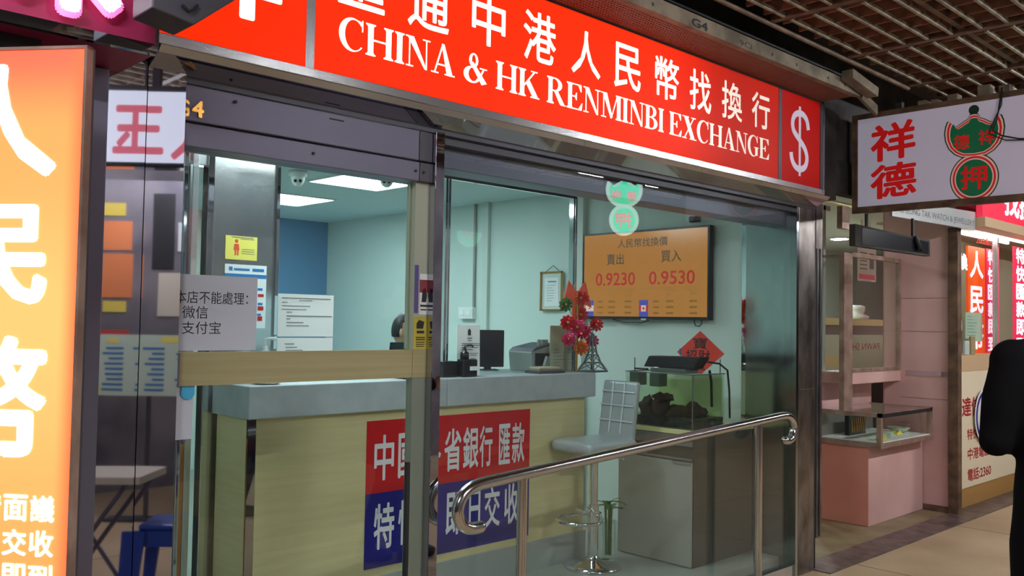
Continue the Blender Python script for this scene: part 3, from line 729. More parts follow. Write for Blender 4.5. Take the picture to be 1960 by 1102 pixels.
sheet('sticker', (3.003, 0.9885, 1.372), X, Z, .044, .145, 'lime', 'lime yellow strip stuck on the screen by the chrome post', 'sticker', [('print', 'ink_grey', rows(5, .006, .03, .12, .02))])
sheet('sticker', (3.003, 0.9885, 1.215), X, Z, .044, .150, 'green_sticker', 'green strip below the lime strip on the screen', 'sticker', [('print', 'ink_grey', rows(5, .006, .03, .12, .024))])

pb = thing('pump_bottle', (3.185, 0.90, 1.205), 'black pump bottle with a white label on the counter', 'bottle')
MB().box(3.135, 3.235, .870, .930, 1.2055, 1.300).build('body', 'black_gloss', pb, .008)
MB().lathe([(.024, 0), (.024, .035), (.012, .042), (.009, .06)], (3.165, .90, 1.30)).build('neck', 'black_gloss', pb)
MB().tube([(3.165, .90, 1.36), (3.165, .90, 1.372), (3.20, .885, 1.374), (3.208, .882, 1.366)], .006, 8).build('nozzle', 'black_gloss', pb)
MB().box(3.178, 3.234, .8685, .8698, 1.240, 1.262).build('label_patch', 'paper', pb)
tag(MB().box(3.02, 3.12, .90, .97, 1.2055, 1.290).build('card_holder', 'black_gloss', None, .004), 'low black holder box between the chrome post and pump bottle', 'box')
sb = thing('sanitizer_bottle', (2.10, 1.10, 1.205), 'white pump bottle in front of the steel partition', 'bottle')
MB().lathe([(.030, 0), (.032, .01), (.032, .10), (.022, .135), (.012, .15), (.012, .165)], (2.100, 1.10, 1.2055)).build('body', 'white', sb)
MB().tube([(2.10, 1.10, 1.37), (2.10, 1.10, 1.402), (2.125, 1.085, 1.406), (2.145, 1.075, 1.402)], .007, 8).build('pump', 'white', sb)
tag(MB().lathe([(.045, 0), (.062, .006), (.066, .012), (.060, .012)], (2.02, .93, 1.2055)).build('dish', 'white'), 'shallow white dish at the end of the counter top', 'dish')
sheet('leaflet', (2.75, 0.86, 1.2058), X, Y, .2, .10, 'black_gloss', 'dark leaflet lying on the counter by the door stile', 'leaflet', d=.002)
# monitor
mo = thing('monitor', (3.72, 1.34, 1.205), 'black flat monitor seen edge-on behind the upright notice', 'monitor')
M_ = Matrix.Translation((3.735, 1.34, 0)) @ Matrix.Rotation(math.radians(-30), 4, 'Z')
MB(M_).box(-.10, .10, -.012, .012, 1.225, 1.452).build('screen', 'black_gloss', mo, .006)
MB(M_).box(-.07, .07, .012, .035, 1.27, 1.42).build('back_cover', 'black', mo, .006)
MB(M_).box(-.02, .02, -.008, .02, 1.2055, 1.23).box(-.06, .06, -.04, .05, 1.2055, 1.212).build('stand', 'black', mo)
# banknote counter
nc = thing('banknote_counter', (3.98, 1.15, 1.205), 'grey banknote counting machine on the counter', 'machine')
MB().poly([(0, 0), (.19, 0), (.19, .17), (.02, .14), (-.015, .115)], (3.885, 1.30, 1.2055), X, Z, .20).build('housing', 'tank_cab', nc, .006)
MB().poly([(-.012, .118), (.02, .142), (.19, .172), (.19, .165)], (3.885, 1.299, 1.2058), X, Z, .201).build('control_panel', 'alu_dark', nc)
MB().box(3.905, 4.06, 1.090, 1.099, 1.24, 1.315).build('note_slot', 'black', nc)
for x in (3.985, 4.02, 4.05): MB().box(x-.012, x+.012, 1.14, 1.155, 1.34, 1.398).build('hopper_guide', 'tank_cab', nc, .004)
for k, x in enumerate((3.96, 3.99)): MB().poly([(0, 0), (.02, 0), (.045, .055), (.025, .06)], (x, 1.089, 1.238), X, Z, .004).build('note_guide', 'white', nc)
for k in range(3):
    tag(MB().box(3.74+.012*k, 3.96-.01*k, .90+.01*k, 1.02-.006*k, 1.2055+.012*k, 1.2170+.012*k).build('banknote_tray', ('tank_side', 'drawer', 'far_wall')[k], None, .002),
        ('dark tray lying lowest before the banknote counter', 'brown tray stacked between the two others', 'tan tray lying topmost before the banknote counter')[k], 'tray')
sheet('sign_stand', (3.99, 1.06, 1.2055), X, Z, .185, .28, 'far_wall', 'beige printed stand beside the pinwheel bouquet', 'sign', [('print', 'ink_grey', rows(6, .03, .12, .13, .02))], d=.004)

# pinwheel bouquet
pw = thing('pinwheel_bouquet', (4.088, .95, 1.205), 'bouquet of red foil pinwheels with an orange bow on the counter', 'decoration')
MB().tube([(4.080, .92, 1.206), (4.090, .925, 1.46), (4.09, .93, 1.70)], .007, 8).build('stick', 'foil_gold', pw)
def flower(c, r, m):
    c = Vector(c); nn = Vector((-.68, -.72, .1)).normalized(); a = nn.cross(Z).normalized(); b_ = nn.cross(a)
    b = MB()
    for ring, (rr, lift, ph) in enumerate(((r, 0, 0), (r*.62, .010, .4))):
        for k in range(10):
            w = 2*PI*k/10+ph; w2 = w+.60; wm = w+.28
            P = [c+nn*lift, c+(a*math.cos(w)+b_*math.sin(w))*rr*.80+nn*(lift+.012), c+(a*math.cos(wm)+b_*math.sin(wm))*rr+nn*lift, c+(a*math.cos(w2)+b_*math.sin(w2))*rr*.80+nn*(lift-.006)]
            Q = [p-nn*.0012 for p in P]
            b.add(P+Q, [(0, 1, 2, 3), (7, 6, 5, 4), (0, 4, 5, 1), (1, 5, 6, 2), (2, 6, 7, 3), (3, 7, 4, 0)])
    f = b.build('pinwheel', m, pw)
    MB().ball(c+nn*.016, r*.2, r*.2, r*.2, 8, 6).build('centre', 'foil_gold', f)
for x, z, r, m in ((4.11, 1.655, .052, 'foil_red'), (3.985, 1.612, .046, 'foil_green'), (3.990, 1.505, .050, 'foil_red'), (3.995, 1.405, .046, 'foil_pink'), (4.118, 1.555, .052, 'foil_red'),
                   (4.235, 1.495, .046, 'foil_red'), (4.225, 1.392, .046, 'foil_pink'), (4.104, 1.352, .050, 'foil_orange'), (4.06, 1.478, .055, 'foil_pink'), (4.10, 1.445, .045, 'foil_red'), (4.15, 1.455, .04, 'foil_pink')):
    flower((x, .91+random.uniform(-.015, .015), z), r, m)
    MB().tube([(4.095, .925, 1.36+(z-1.36)*.4), ((x+4.095)/2, .926, (z+1.50)/2), (x, .928, z)], .0022, 6).build('wire', 'foil_gold', pw)
for sgn in (-1, 1):
    MB().poly([(0, -.03), (sgn*.135, -.075), (sgn*.075, .085), (0, .01)][::sgn], (4.095, .94, 1.675), X, Z, .006).build('bow', 'ribbon', pw)
MB().box(4.055, 4.14, .934, .942, 1.52, 1.64).build('tag_panel', 'ribbon', pw)
MB().box(4.08, 4.114, .930, .934, 1.55, 1.61).build('tag_print', 'foil_gold', pw)
# tower model
tw = thing('tower_model', (4.205, .90, 1.205), 'small pewter lattice tower model at the counter corner', 'ornament')
b = MB()
def leg4(z0, w0, z1, w1, r):
    for sx in (-1, 1):
        for sy in (-1, 1):
            b.cyl((4.205+sx*w0, .90+sy*w0, z0), (4.205+sx*w1, .90+sy*w1, z1), r, 6)
leg4(1.215, .062, 1.26, .038, .007); leg4(1.262, .036, 1.31, .022, .006); leg4(1.31, .020, 1.44, .004, .005)
for (z0, w0, z1, w1) in ((1.215, .062, 1.26, .038), (1.262, .036, 1.31, .022), (1.31, .02, 1.36, .014)):
    for sx in (-1, 1):
        b.cyl((4.205-sx*w0, .90-w0, z0), (4.205+sx*w1, .90-w1, z1), .003, 5); b.cyl((4.205-w0, .90-sx*w0, z0), (4.205-w1, .90+sx*w1, z1), .003, 5)
b.build('lattice', 'eiffel', tw)
MB().box(4.205-.068, 4.205+.068, .832, .968, 1.2055, 1.215).build('base', 'eiffel', tw)
MB().box(4.205-.040, 4.205+.040, .860, .940, 1.258, 1.266).box(4.205-.025, 4.205+.025, .875, .925, 1.306, 1.313).build('platform', 'eiffel', tw)
MB().cyl((4.205, .90, 1.43), (4.205, .90, 1.475), .003, 6).build('mast', 'eiffel', tw)

# ------------------------------------------------------------------ side wall: socket, conduit, certificate, TV
WX = 5.049
so = thing('wall_socket', (WX, 3.03, 1.52), 'white double switch box at the foot of the wall conduit', 'socket')
MB().box(5.005, WX, 2.935, 3.120, 1.523, 1.622).build('box', 'white', so, .006)
for y in (2.985, 3.07): MB().box(5.000, 5.005, y-.025, y+.025, 1.55, 1.60).build('switch', 'paper', so, .002)
tag(MB().cyl((5.035, 2.955, 1.625), (5.035, 2.955, 2.499), .012, 10).build('conduit', 'tank_cab'), 'thin grey conduit running up the wall to the ceiling from the switch box', 'pipe')
tag(MB().box(5.015, WX, 2.77, 2.83, 0.1, 2.499).build('trunking', 'pawn_wall', None, .003), 'pale square trunking beside the thin conduit on the wall', 'pipe')
tag(MB().box(5.0, WX, 1.70, 1.76, 0.1, 2.499).build('trunking', 'pawn_wall', None, .003), 'pale vertical casing just beyond the television', 'pipe')
ce = thing('certificate', (WX, 2.04, 1.60), 'framed certificate hanging on the wall by its cord', 'frame')
MB().box(5.03, WX, 1.932, 2.150, 1.602, 1.893).build('backing', 'pawn_wall', ce)
b = MB()
for (y0, y1, z0, z1) in ((1.925, 1.937, 1.596, 1.899), (2.145, 2.157, 1.596, 1.899), (1.925, 2.157, 1.596, 1.608), (1.925, 2.157, 1.887, 1.899)): b.box(5.018, 5.03, y0, y1, z0, z1)
b.build('frame', 'foil_gold', ce)
MB().box(5.027, 5.0295, 1.965, 2.115, 1.63, 1.85).build('sheet', 'paper', ce)
MB().bars((5.027, 2.11, 1.63), NY, Z, [(.03, .185, .09, .010)]+[(.02, .16-.02*i, .10*random.uniform(.5, 1), .003) for i in range(7)]).build('print', 'ink_grey', ce)
MB().tube([(5.03, 1.96, 1.897), (5.04, 2.036, 1.945), (5.03, 2.11, 1.897)], .0025, 6).build('cord', 'black', ce)

tv = thing('television', (5.0, 1.13, 1.535), 'wall-mounted television showing orange exchange rate board', 'television')
MB().box(4.982, 5.03, 0.578, 1.680, 1.535, 2.160).build('case', 'black_gloss', tv, .003)
MB().box(4.9795, 4.982, 0.594, 1.664, 1.556, 2.146).build('screen', 'tv', tv)
MB().box(5.03, WX, 0.9, 1.3, 1.7, 2.0).build('wall_bracket', 'black', tv)
o_ = lambda y, z: (4.9795, y, z)
b = MB()
for s_, y0, z0, w_, h_ in (('人民幣找換價', 1.347, 2.042, .434, .062), ('賣出', 1.447, 1.925, .155, .078), ('買入', .965, 1.928, .165, .080)):
    MB().text(s_, o_(y0, z0), NY, Z, w_, h_, .0006, .006).build('heading_text', 'tv_text', tv)
for s_, y0, w_ in (('0.9230', 1.55, .362), ('0.9530', 1.067, .378)): MB().text(s_, o_(y0, 1.776), NY, Z, w_, .092, .0008, .012).build('rate_digits', 'tv_red', tv)
b = MB()
for y0 in (1.44, 1.29, .93, .74):
    b.text('We Buy' if y0 in (1.44, .93) else 'We Sell', o_(y0, 1.728), NY, Z, .085, .016, .0005)
    b.text('買入' if y0 in (1.44, .93) else '賣出', o_(y0-.015, 1.70), NY, Z, .05, .020, .0005)
    b.bars(o_(y0, 0), NY, Z, [(.01, z, .06, .014) for z in (1.655, 1.615, 1.575)])
for y0 in (1.53, 1.03): b.bars(o_(y0, 0), NY, Z, [(.0, z, .05, .012) for z in (1.655, 1.615, 1.575)])
b.bars(o_(1.64, 0), NY, Z, [(0, 1.752, 1.0, .002)])
b.build('rate_table', 'tv_dim', tv)
f_ = MB(); g_ = MB(); h_ = MB()
for y0 in (1.646, 1.150):
    f_.bars(o_(y0, 0), NY, Z, [(0, 1.635, .078, .036), (0, 1.556, .078, .034)])
    g_.bars(o_(y0, 0), NY, Z, [(0, 1.592, .078, .042)])
h_.ball((4.979, 1.607, 1.613), .0006, .012, .012)
h_.bars(o_(1.150, 0), NY, Z, [(0, 1.592, .018, .042), (.060, 1.592, .018, .042)], .0014)
h_.ball((4.979, 1.111, 1.613), .0016, .010, .010)
f_.build('blue_flags', 'tv_blue', tv); g_.build('white_flags', 'tv_white', tv); h_.build('red_flag_marks', 'tv_red', tv)
MB().tube([(5.0, 1.40, 1.534), (5.0, 1.30, 1.515), (5.0, 1.15, 1.512), (5.0, 1.08, 1.530)], .004, 6).build('cable', 'black', tv)
MB().box(4.975, 4.981, 1.09, 1.13, 1.533, 1.543).build('remote_window', 'white', tv)
MB().tube([(4.99, .70, 1.534), (4.99, .69, 1.50), (4.99, .66, 1.495), (4.99, .64, 1.512), (4.99, .645, 1.534)], .0035, 6).build('cable', 'black', tv)
cm = thing('wall_camera', (4.99, .70, 2.18), 'small dark camera over the corner of the television', 'camera')
MB().box(4.97, 5.01, .66, .74, 2.185, 2.225).build('body', 'black', cm, .01)
MB().cyl((4.97, .69, 2.205), (4.95, .67, 2.20), .016, 12).build('lens', 'black_gloss', cm)
MB().cyl((4.99, .70, 2.225), (4.99, .70, 2.25), .010, 8).box(4.98, WX, .685, .715, 2.25, 2.262).build('bracket', 'white', cm)

di = thing('spring_couplet', (5.045, .69, 1.19), 'red paper diamond with brushed Chinese characters behind the fish tank', 'decoration')
MB().poly([(0, -.145), (.185, 0), (0, .145), (-.185, 0)], (WX, .69, 1.32), NY, Z, .003).build('paper', 'red_paper', di)
MB().text('寶', (WX-.003, .745, 1.345), NY, Z, .11, .075, .0008, .01).text('招', (WX-.003, .80, 1.255), NY, Z, .085, .085, .0008, .01).text('財', (WX-.003, .70, 1.255), NY, Z, .09, .085, .0008, .01).text('進', (WX-.003, .74, 1.205), NY, Z, .09, .05, .0008, .01).build('characters', 'ink', di)

# ------------------------------------------------------------------ fish tank and its cabinet
cb = thing('tank_cabinet', (4.66, .57, 0.1), 'grey cabinet with pale yellow top edge under the fish tank', 'cabinet')
MB().box(4.40, 5.03, .285, .835, .1005, .862).build('carcass', 'tank_side', cb)
MB().box(4.385, 5.03, .275, .845, .862, .888).build('top', 'tank_trim', cb)
MB().box(4.384, 4.40, .29, .83, .105, .705).build('door', 'tank_cab', cb, .002)
dw = MB().box(4.386, 4.40, .29, .83, .795, .858).build('drawer', 'drawer', cb, .002)
MB().box(4.388, 4.40, .29, .83, .712, .725).build('rail', 'drawer', cb)
MB().box(4.376, 4.384, .292, .42, .692, .706).build('door_handle', 'alu_light', cb)
ft = thing('fish_tank', (4.72, .55, .888), 'glass fish tank with dark rocks and gravel on the grey cabinet', 'fish tank')
TX0, TX1, TY0, TY1, TZ0, TZ1 = 4.405, 4.74, .30, .80, .889, 1.212
MB().box(TX0, TX0+.006, TY0, TY1, TZ0, TZ1).box(TX0+.006, TX1, TY0, TY0+.006, TZ0, TZ1).box(TX1-.006, TX1, TY0+.006, TY1, TZ0, TZ1).box(TX0+.006, TX1-.006, TY1-.006, TY1, TZ0, TZ1).build('walls', 'glass_clear', ft)
MB().box(TX0+.008, TX1-.008, TY0+.008, TY1-.008, TZ0+.062, TZ1-.03).build('water', 'water', ft)
MB().box(TX0+.007, TX1-.007, TY0+.007, TY1-.007, TZ0+.001, TZ0+.06).build('gravel', 'gravel', ft)
MB().box(TX1-.004, TX1+.004, TY0+.02, TY1, TZ0+.02, TZ1-.01).build('backdrop', 'tank_back', ft)
b = MB()
for z in (TZ0, TZ1-.004):
    b.box(TX0-.002, TX0+.008, TY0, TY1, z, z+.005).box(TX0, TX1, TY0-.002, TY0+.008, z, z+.005).box(TX0, TX1, TY1-.008, TY1+.002, z, z+.005)
b.box(TX0-.001, TX0+.005, TY0-.001, TY0+.005, TZ0, TZ1)
b.build('edge_seal', 'filter', ft)
def rock(c, r, seed):
    rnd = random.Random(seed); bm = bmesh.new(); bmesh.ops.create_icosphere(bm, subdivisions=3, radius=1.0)
    from mathutils import noise
    for v in bm.verts:
        k = 1+.45*noise.noise(v.co*1.7+Vector((seed*3.1, 0, 0)))+.15*noise.noise(v.co*5+Vector((seed, 2, 0)))
        v.co = Vector((v.co.x*r[0]*k+c[0], v.co.y*r[1]*k+c[1], v.co.z*r[2]*k+c[2]))
    m_ = MB(); m_.add([v.co.copy() for v in bm.verts], [tuple(v.index for v in f.verts) for f in bm.faces], True); bm.free()
    m_.build('rock', 'rock', ft)
rock((4.55, .735, .975), (.06, .05, .075), 1); rock((4.56, .635, 1.0), (.07, .055, .08), 2); rock((4.54, .61, 1.055), (.05, .075, .028), 3)
rock((4.57, .51, .965), (.07, .09, .045), 4); rock((4.56, .40, .97), (.06, .07, .05), 5); rock((4.55, .395, 1.015), (.03, .045, .03), 6); rock((4.66, .46, .95), (.05, .1, .05), 7)
for y in (.755, .60): MB().box(TX0+.02, TX0+.10, y-.045, y+.03, TZ1-.085, TZ1-.005).build('filter_box', 'filter', ft, .004)
hd_ = MB(); hd_.poly([(.335, .030), (.705, .030), (.665, .098), (.285, .104)], (4.46, 0, TZ1), Y, Z, .10)
hd_.build('light_hood', 'black', ft, .006)
MB().box(4.51, 4.54, .38, .66, TZ1+.0262, TZ1+.0295).build('hood_lamp', 'hood_lamp', ft)
MB().cyl((4.60, .53, TZ1+.105), (4.60, .53, TZ1+.145), .006, 8).build('air_valve', 'ink_blue', ft)
MB().box(4.42, 4.44, .65, .745, TZ1+.012, TZ1+.022).build('hood_rail', 'black', ft)
MB().box(4.42, 4.55, .36, .62, TZ1+.003, TZ1+.028).build('filter_lid', 'filter', ft, .004)
b = MB().box(4.42, 4.424, .74, .744, TZ1, TZ1+.085).box(4.72, 4.724, .32, .324, TZ1, TZ1+.085)
b.build('support_wire', 'black', ft)
MB().tube([(4.62, .34, TZ1+.07), (4.68, .30, TZ1+.06), (4.74, .282, TZ1+.02), (4.755, .278, TZ1-.1), (4.76, .276, TZ1-.27)], .006, 8).build('power_cord', 'black', ft)
MB().tube([(4.62, .33, TZ1+.02), (4.64, .33, TZ1-.05), (4.65, .332, TZ1-.2)], .008, 8).build('hose', 'black', ft)

# ------------------------------------------------------------------ bar stool
stool_R = Matrix.Translation((3.985, .685, 0)) @ Matrix.Rotation(math.radians(-3), 4, 'Z')
st = thing('bar_stool', (3.975, .66, .1), 'silver leatherette bar stool with chrome pedestal before the counter', 'stool')
def sm(): return MB(stool_R)
b = sm(); b.lathe([(.165, 0), (.165, .012), (.135, .028), (.05, .045), (.03, .06), (.028, .09)], (0, 0, .1005), 32); b.build('base', 'chrome', st)
sm().cyl((0, 0, .17), (0, 0, .46), .030, 20).build('column', 'chrome', st)
sm().cyl((0, 0, .46), (0, 0, .77), .024, 20).build('piston', 'chrome', st)
sm().tube([(.02, .03, .40)]+[(-.12+.13*math.cos(a), .0+.135*math.sin(a), .385) for a in [PI*(.35+1.3*i/14) for i in range(15)]]+[(.02, -.03, .40)], .011, 8).build('footrest', 'chrome', st)
sm().tube([(0, 0, .40), (-.02, .12, .41)], .009, 8).cyl((0, 0, .39), (0, 0, .425), .036, 16).build('footrest_collar', 'chrome', st)
seat = sm().box(-.20, .20, -.165, .165, .765, .835).build('seat', 'leather', st, .03, 4)
bk = sm(); bk.poly([(.165, .80), (.205, .79), (.255, 1.16), (.215, 1.165)], (0, -.135, 0), X, Z, -.275).build('backrest', 'leather', st, .018, 3)
b = sm()
for y in (-.045, .045): b.tube([(.168+.0, y, .86), (.208, y, 1.155)], .006, 6)
for z in (.93, 1.02, 1.10): b.tube([(.158+(z-.80)*.137, -.13, z), (.158+(z-.80)*.137, .13, z)], .005, 6)
b.build('stitching', 'piping', bk if isinstance(bk, bpy.types.Object) else st)
sm().tube([(.02, -.02, .77), (.03, -.15, .745), (.03, -.20, .74)], .006, 8).build('lift_lever', 'chrome', st)

# ------------------------------------------------------------------ lucky bamboo
lbm_ = thing('potted_bamboo', (4.245, .785, .1), 'lucky bamboo stems standing in a glass vase by the grey cabinet', 'plant')
MB().lathe([(.036, 0), (.040, .01), (.040, .22), (.037, .22), (.037, .012)], (4.245, .785, .1005), 20).build('vase', 'glass_clear', lbm_)
b = MB()
for (dx, dy) in ((0, 0), (.014, .01), (-.014, .008), (.0, -.014)): b.tube([(4.245+dx, .785+dy, .112), (4.245+dx*1.2, .785+dy, .28), (4.245+dx*1.6, .785+dy*1.4, .40)], .007, 8)
b.build('stems', 'stalk', lbm_)
def leaf(o, d, l, w):
    o = Vector(o); d = Vector(d).normalized(); sd = d.cross(Z).normalized(); b = MB(); P = []
    for i in range(6):
        t_ = i/5; c = o+d*l*t_+Z*(-.35*l*t_*t_); ww = w*math.sin(PI*min(.98, .12+.86*t_))
        P += [c-sd*ww, c+Vector((0, 0, -.003)), c+sd*ww]
    fs = []
    for i in range(5):
        a = i*3; fs += [(a, a+1, a+4, a+3), (a+1, a+2, a+5, a+4)]
    Q = [p+Vector((0, 0, .0012)) for p in P]
    n_ = len(P); rev = [tuple(n_+i for i in f[::-1]) for f in fs]
    b.add(P+Q, fs+rev, True); b.build('leaf', 'leaf', lbm_)
for k in range(13):
    a = 2*PI*k/13*2.6; leaf((4.245+.01*math.cos(a), .785+.01*math.sin(a), .38+.012*(k % 5)), (math.cos(a), math.sin(a), .9 if k % 3 == 0 else .25), .085+.022*(k % 3), .018)
tag(MB().tube([(4.22, .83, .36), (4.20, .84, .27), (4.185, .845, .20)], .006, 8).build('plug_cord', 'black'), 'loose black cable end hanging beside the bamboo', 'cable')

# ------------------------------------------------------------------ handrail
hr = thing('handrail', (3.5, -.12, 0.0), 'sloping stainless steel handrail with curled ends in front of the glass', 'handrail')
HY = -.12
path = [(2.375, .700), (2.325, .702), (2.282, .725), (2.262, .775), (2.285, .830), (2.345, .862), (2.45, .872)]
L_ = bez([(a, HY, z) for a, z in path], 6)
Rp = bez([(a, HY, z) for a, z in [(4.55, .988), (4.66, .994), (4.735, .990), (4.785, .965), (4.812, .918), (4.790, .868), (4.745, .850), (4.715, .853)]], 6)
MB().tube(L_+Rp, .024, 18).build('rail', 'steel', hr)
MB().ball((4.712, HY, .853), .024, .024, .024).ball((2.378, HY, .700), .024, .024, .024).build('end_cap', 'steel', hr)
for px_, zt in ((2.607, .868), (4.425, .970)):
    MB().cyl((px_, HY, 0.0), (px_, HY, zt), .022, 18).lathe([(.05, 0), (.05, .006), (.024, .01)], (px_, HY, 0.0005)).build('post', 'steel', hr)

# ------------------------------------------------------------------ arcade ceiling
struct('trim_6', MB().box(1.0, 5.10, -.375, -.34, 2.865, 2.925).box(1.0, 5.10, -.375, -.30, 2.925, 2.932), 'beam')
struct('trim_6', MB().poly([(5.10, 2.872), (5.36, 2.80), (5.36, 2.86), (5.10, 2.925)], (0, -.345, 0), X, Z, .02), 'beam')
gl = MB(); gl.text('G4', (3.395, -.375, 2.872), X, Z, .13, .040, .001, .03).text('9Cl', (3.80, -.375, 2.874), X, Z, .11, .028, .001, 0.0)
for x in (3.1, 4.1, 4.35, 4.7, 4.9): gl.box(x, x+.012, -.3765, -.375, 2.888, 2.902)
tag(gl.build('unit_number', 'ink'), 'black stencilled G4 on the dusty cream beam under the louvres', 'number')
msh = MB()
x = 1.0
while x < 5.12:
    msh.box(x, x+.010, -.34, -.13, 2.876, 2.880); x += .019
y = -.34
while y < -.125:
    msh.box(1.0, 5.12, y, y+.010, 2.8762, 2.8798); y += .019
struct('trim_7', msh, 'mesh')
struct('trim_7', MB().box(1.0, 5.12, -.34, -.12, 2.96, 2.97), 'black')
tag(MB(Matrix.Translation((5.0, -.42, 2.905)) @ Matrix.Rotation(math.radians(8), 4, 'Y')).box(-.16, .17, -.035, .035, -.02, .035).build('cable_trunking', 'beam', None, .003), 'broken length of cream trunking hanging below the louvre edge', 'trunking')
tag(MB().tube([(2.2, -.44, 3.02), (3.6, -.45, 3.0), (5.6, -.45, 2.995)], .013, 8).build('ceiling_pipe', 'sign_frame'), 'thin brown pipe along the edge of the louvre ceiling', 'pipe')

MODX, MODY, GZ = .815, .62, 3.0
lv0 = None
gx0, gy0 = 1.53, -.47
for i in range(9):
    for j in range(5):
        x = gx0+i*MODX; y1 = gy0-j*MODY
        if lv0 is None:
            lv0 = thing('louver_panel', (x, y1, GZ), 'dusty egg-crate louvre panel in the arcade ceiling', 'ceiling panel', 'louvre panels of the arcade ceiling')
            a = MB()
            for k in range(5): a.box(x+.01, x+MODX-.055, y1-.075-k*.12-.007, y1-.075-k*.12+.007, GZ, GZ+.022)
            a.build('long_blades', 'louver_bar', lv0)
            a = MB()
            for k in range(5): a.box(x+.05+k*.158, x+.05+k*.158+.008, y1-MODY+.04, y1-.01, GZ+.008, GZ+.105)
            a.build('cross_blades', 'louver', lv0)
            MB().box(x+MODX-.05, x+MODX-.012, y1-MODY, y1, GZ+.0, GZ+.05).build('carrier_bar', 'sign_frame', lv0)
            MB().box(x, x+MODX-.052, y1-MODY, y1-MODY+.03, GZ+.02, GZ+.06).build('cross_bar', 'sign_frame', lv0)
        else:
            c = copy_tree(lv0); c.location = (x, y1, GZ)

# battens added to brighten the arcade, unseen behind and beside the camera
bt0 = None
for (x, y) in ((2.6, -3.6), (6.6, -2.6), (-0.6, -1.8), (9.4, -2.6)):
    if bt0 is None:
        bt0 = thing('fill_batten', (x, y, 2.86), 'added fluorescent batten under the arcade ceiling, out of view', 'light', 'added arcade fill battens')
        MB().box(x-.62, x+.62, y-.035, y+.035, 2.90, 2.955).build('housing', 'white', bt0)
        MB().cyl((x-.58, y, 2.88), (x+.58, y, 2.88), .022, 12).build('tube', 'tube', bt0)
        MB().box(x-.006, x+.006, y-.006, y+.006, 2.955, 2.99).build('hanger', 'alu_dark', bt0)
    else:
        c = copy_tree(bt0); c.location = (x, y, 2.86)

# ------------------------------------------------------------------ the hanging pawn sign
PX = 5.8
ps = thing('hanging_sign', (PX, -.65, 2.28), 'white projecting sign with red brush characters and green pawn emblem', 'sign')
MB().box(PX+.008, PX+.19, -1.30, -.02, 2.285, 2.905).build('case', 'sign_frame', ps)
MB().box(PX, PX+.008, -1.285, -.035, 2.305, 2.892).build('face', 'pawn_white', ps)
b = MB()
for (y0, y1, z0, z1) in ((-1.31, 0.0, 2.265, 2.306), (-1.31, 0.0, 2.892, 2.925), (-.035, .0, 2.306, 2.892), (-1.31, -1.285, 2.306, 2.892)): b.box(PX-.014, PX+.008, y0, y1, z0, z1)
b.build('rim', 'sign_frame', ps)
MB().text('祥', (PX, -.122, 2.590), NY, Z, .292, .245, .0015, .026, .06).build('brush_character', 'pawn_red', ps)
MB().text('德', (PX, -.120, 2.345), NY, Z, .300, .225, .0015, .026, .05).build('brush_character', 'pawn_red', ps)
def emblem(mk, o, ux, uy, s, mats, parent):
    def ell(cx, cy, rx, ry, n=40): return [(cx+rx*math.cos(2*PI*i/n), cy+ry*math.sin(2*PI*i/n)) for i in range(n)]
    def bat(k):
        P = []
        for i in range(41):
            a = math.radians(215-250*i/40*1.0)
        half = [(0, .40), (.05, .39), (.075, .335), (.13, .31), (.19, .27), (.245, .25), (.28, .275), (.30, .335), (.325, .335), (.35, .27), (.362, .18), (.35, .08), (.31, -.02), (.24, -.10), (.15, -.15), (0, -.165)]
        pts = half+[(-x_, y_) for x_, y_ in half[::-1]][1:-1]
        c_ = (0, .10)
        return [((c_[0]+(a-c_[0])*k)*s, (c_[1]+(b_-c_[1])*k)*s) for a, b_ in pts][::-1]
    n_ = Vector(ux).cross(Vector(uy)).normalized(); o = Vector(o)
    for nm_, m_, k, rr, d in (('outline', mats[0], 1.0, 1.0, .0010), ('pale_band', mats[1], .955, .955, .0016), ('red_band', mats[2], .90, .88, .0022), ('pale_line', mats[1], .83, .80, .0028), ('green_field', mats[3], .79, .745, .0034)):
        b = mk(); b.poly(bat(k), o, ux, uy, d)
        b.poly([(x_*s, y_*s) for x_, y_ in ell(0, -.42, .29*rr, .31*rr)], o+n_*.0002, ux, uy, d)
        if k == 1.0: b.poly([(x_*s, y_*s) for x_, y_ in ell(0, .44, .062, .062, 20)], o, ux, uy, d)
        b.build(nm_, m_, parent)
    b = mk(); q = o+n_*.0036
    U, V_ = Vector(ux), Vector(uy)
    for ch, u_, v_, w_, h_ in (('德', -.24, -.045, .19, .19), ('祥', .055, -.02, .19, .19), ('押', -.16, -.565, .32, .30)):
        mk().text(ch, q+U*(u_*s)+V_*(v_*s), ux, uy, w_*s, h_*s, .0012, .02).build('character', mats[4], parent)
emblem(MB, (PX, -.765, 2.632), NY, Z, .486, ('pawn_dkgreen', 'pawn_pink', 'pawn_red', 'pawn_green', 'pawn_red'), ps)
MB().box(PX+.06, PX+.10, -.30, -.26, 2.905, 2.985).box(PX+.06, PX+.10, -1.05, -1.01, 2.905, 2.985).build('hanger', 'dark', ps)
MB().tube([(PX-.02, -.93, 2.95), (PX-.03, -.915, 2.82), (PX-.03, -.90, 2.74), (PX-.03, -.88, 2.70), (PX-.028, -.93, 2.66), (PX-.026, -1.02, 2.63), (PX-.02, -1.10, 2.62)], .005, 6).tube([(PX-.02, -.935, 2.95), (PX-.035, -.93, 2.84), (PX-.03, -.89, 2.76), (PX-.03, -.86, 2.68), (PX-.026, -.95, 2.63), (PX-.02, -1.09, 2.615)], .004, 6).build('cable', 'black', ps)
for y, w_, h_, m in ((-.42, .05, .035, 0), (-.50, .04, .03, 0), (-.60, .06, .045, 0), (-.78, .07, .07, 0), (-.9, .06, .05, 0)): MB().box(PX+.02, PX+.10, y-w_, y, 2.925, 2.925+h_).build('ballast_box', 'beam', ps)

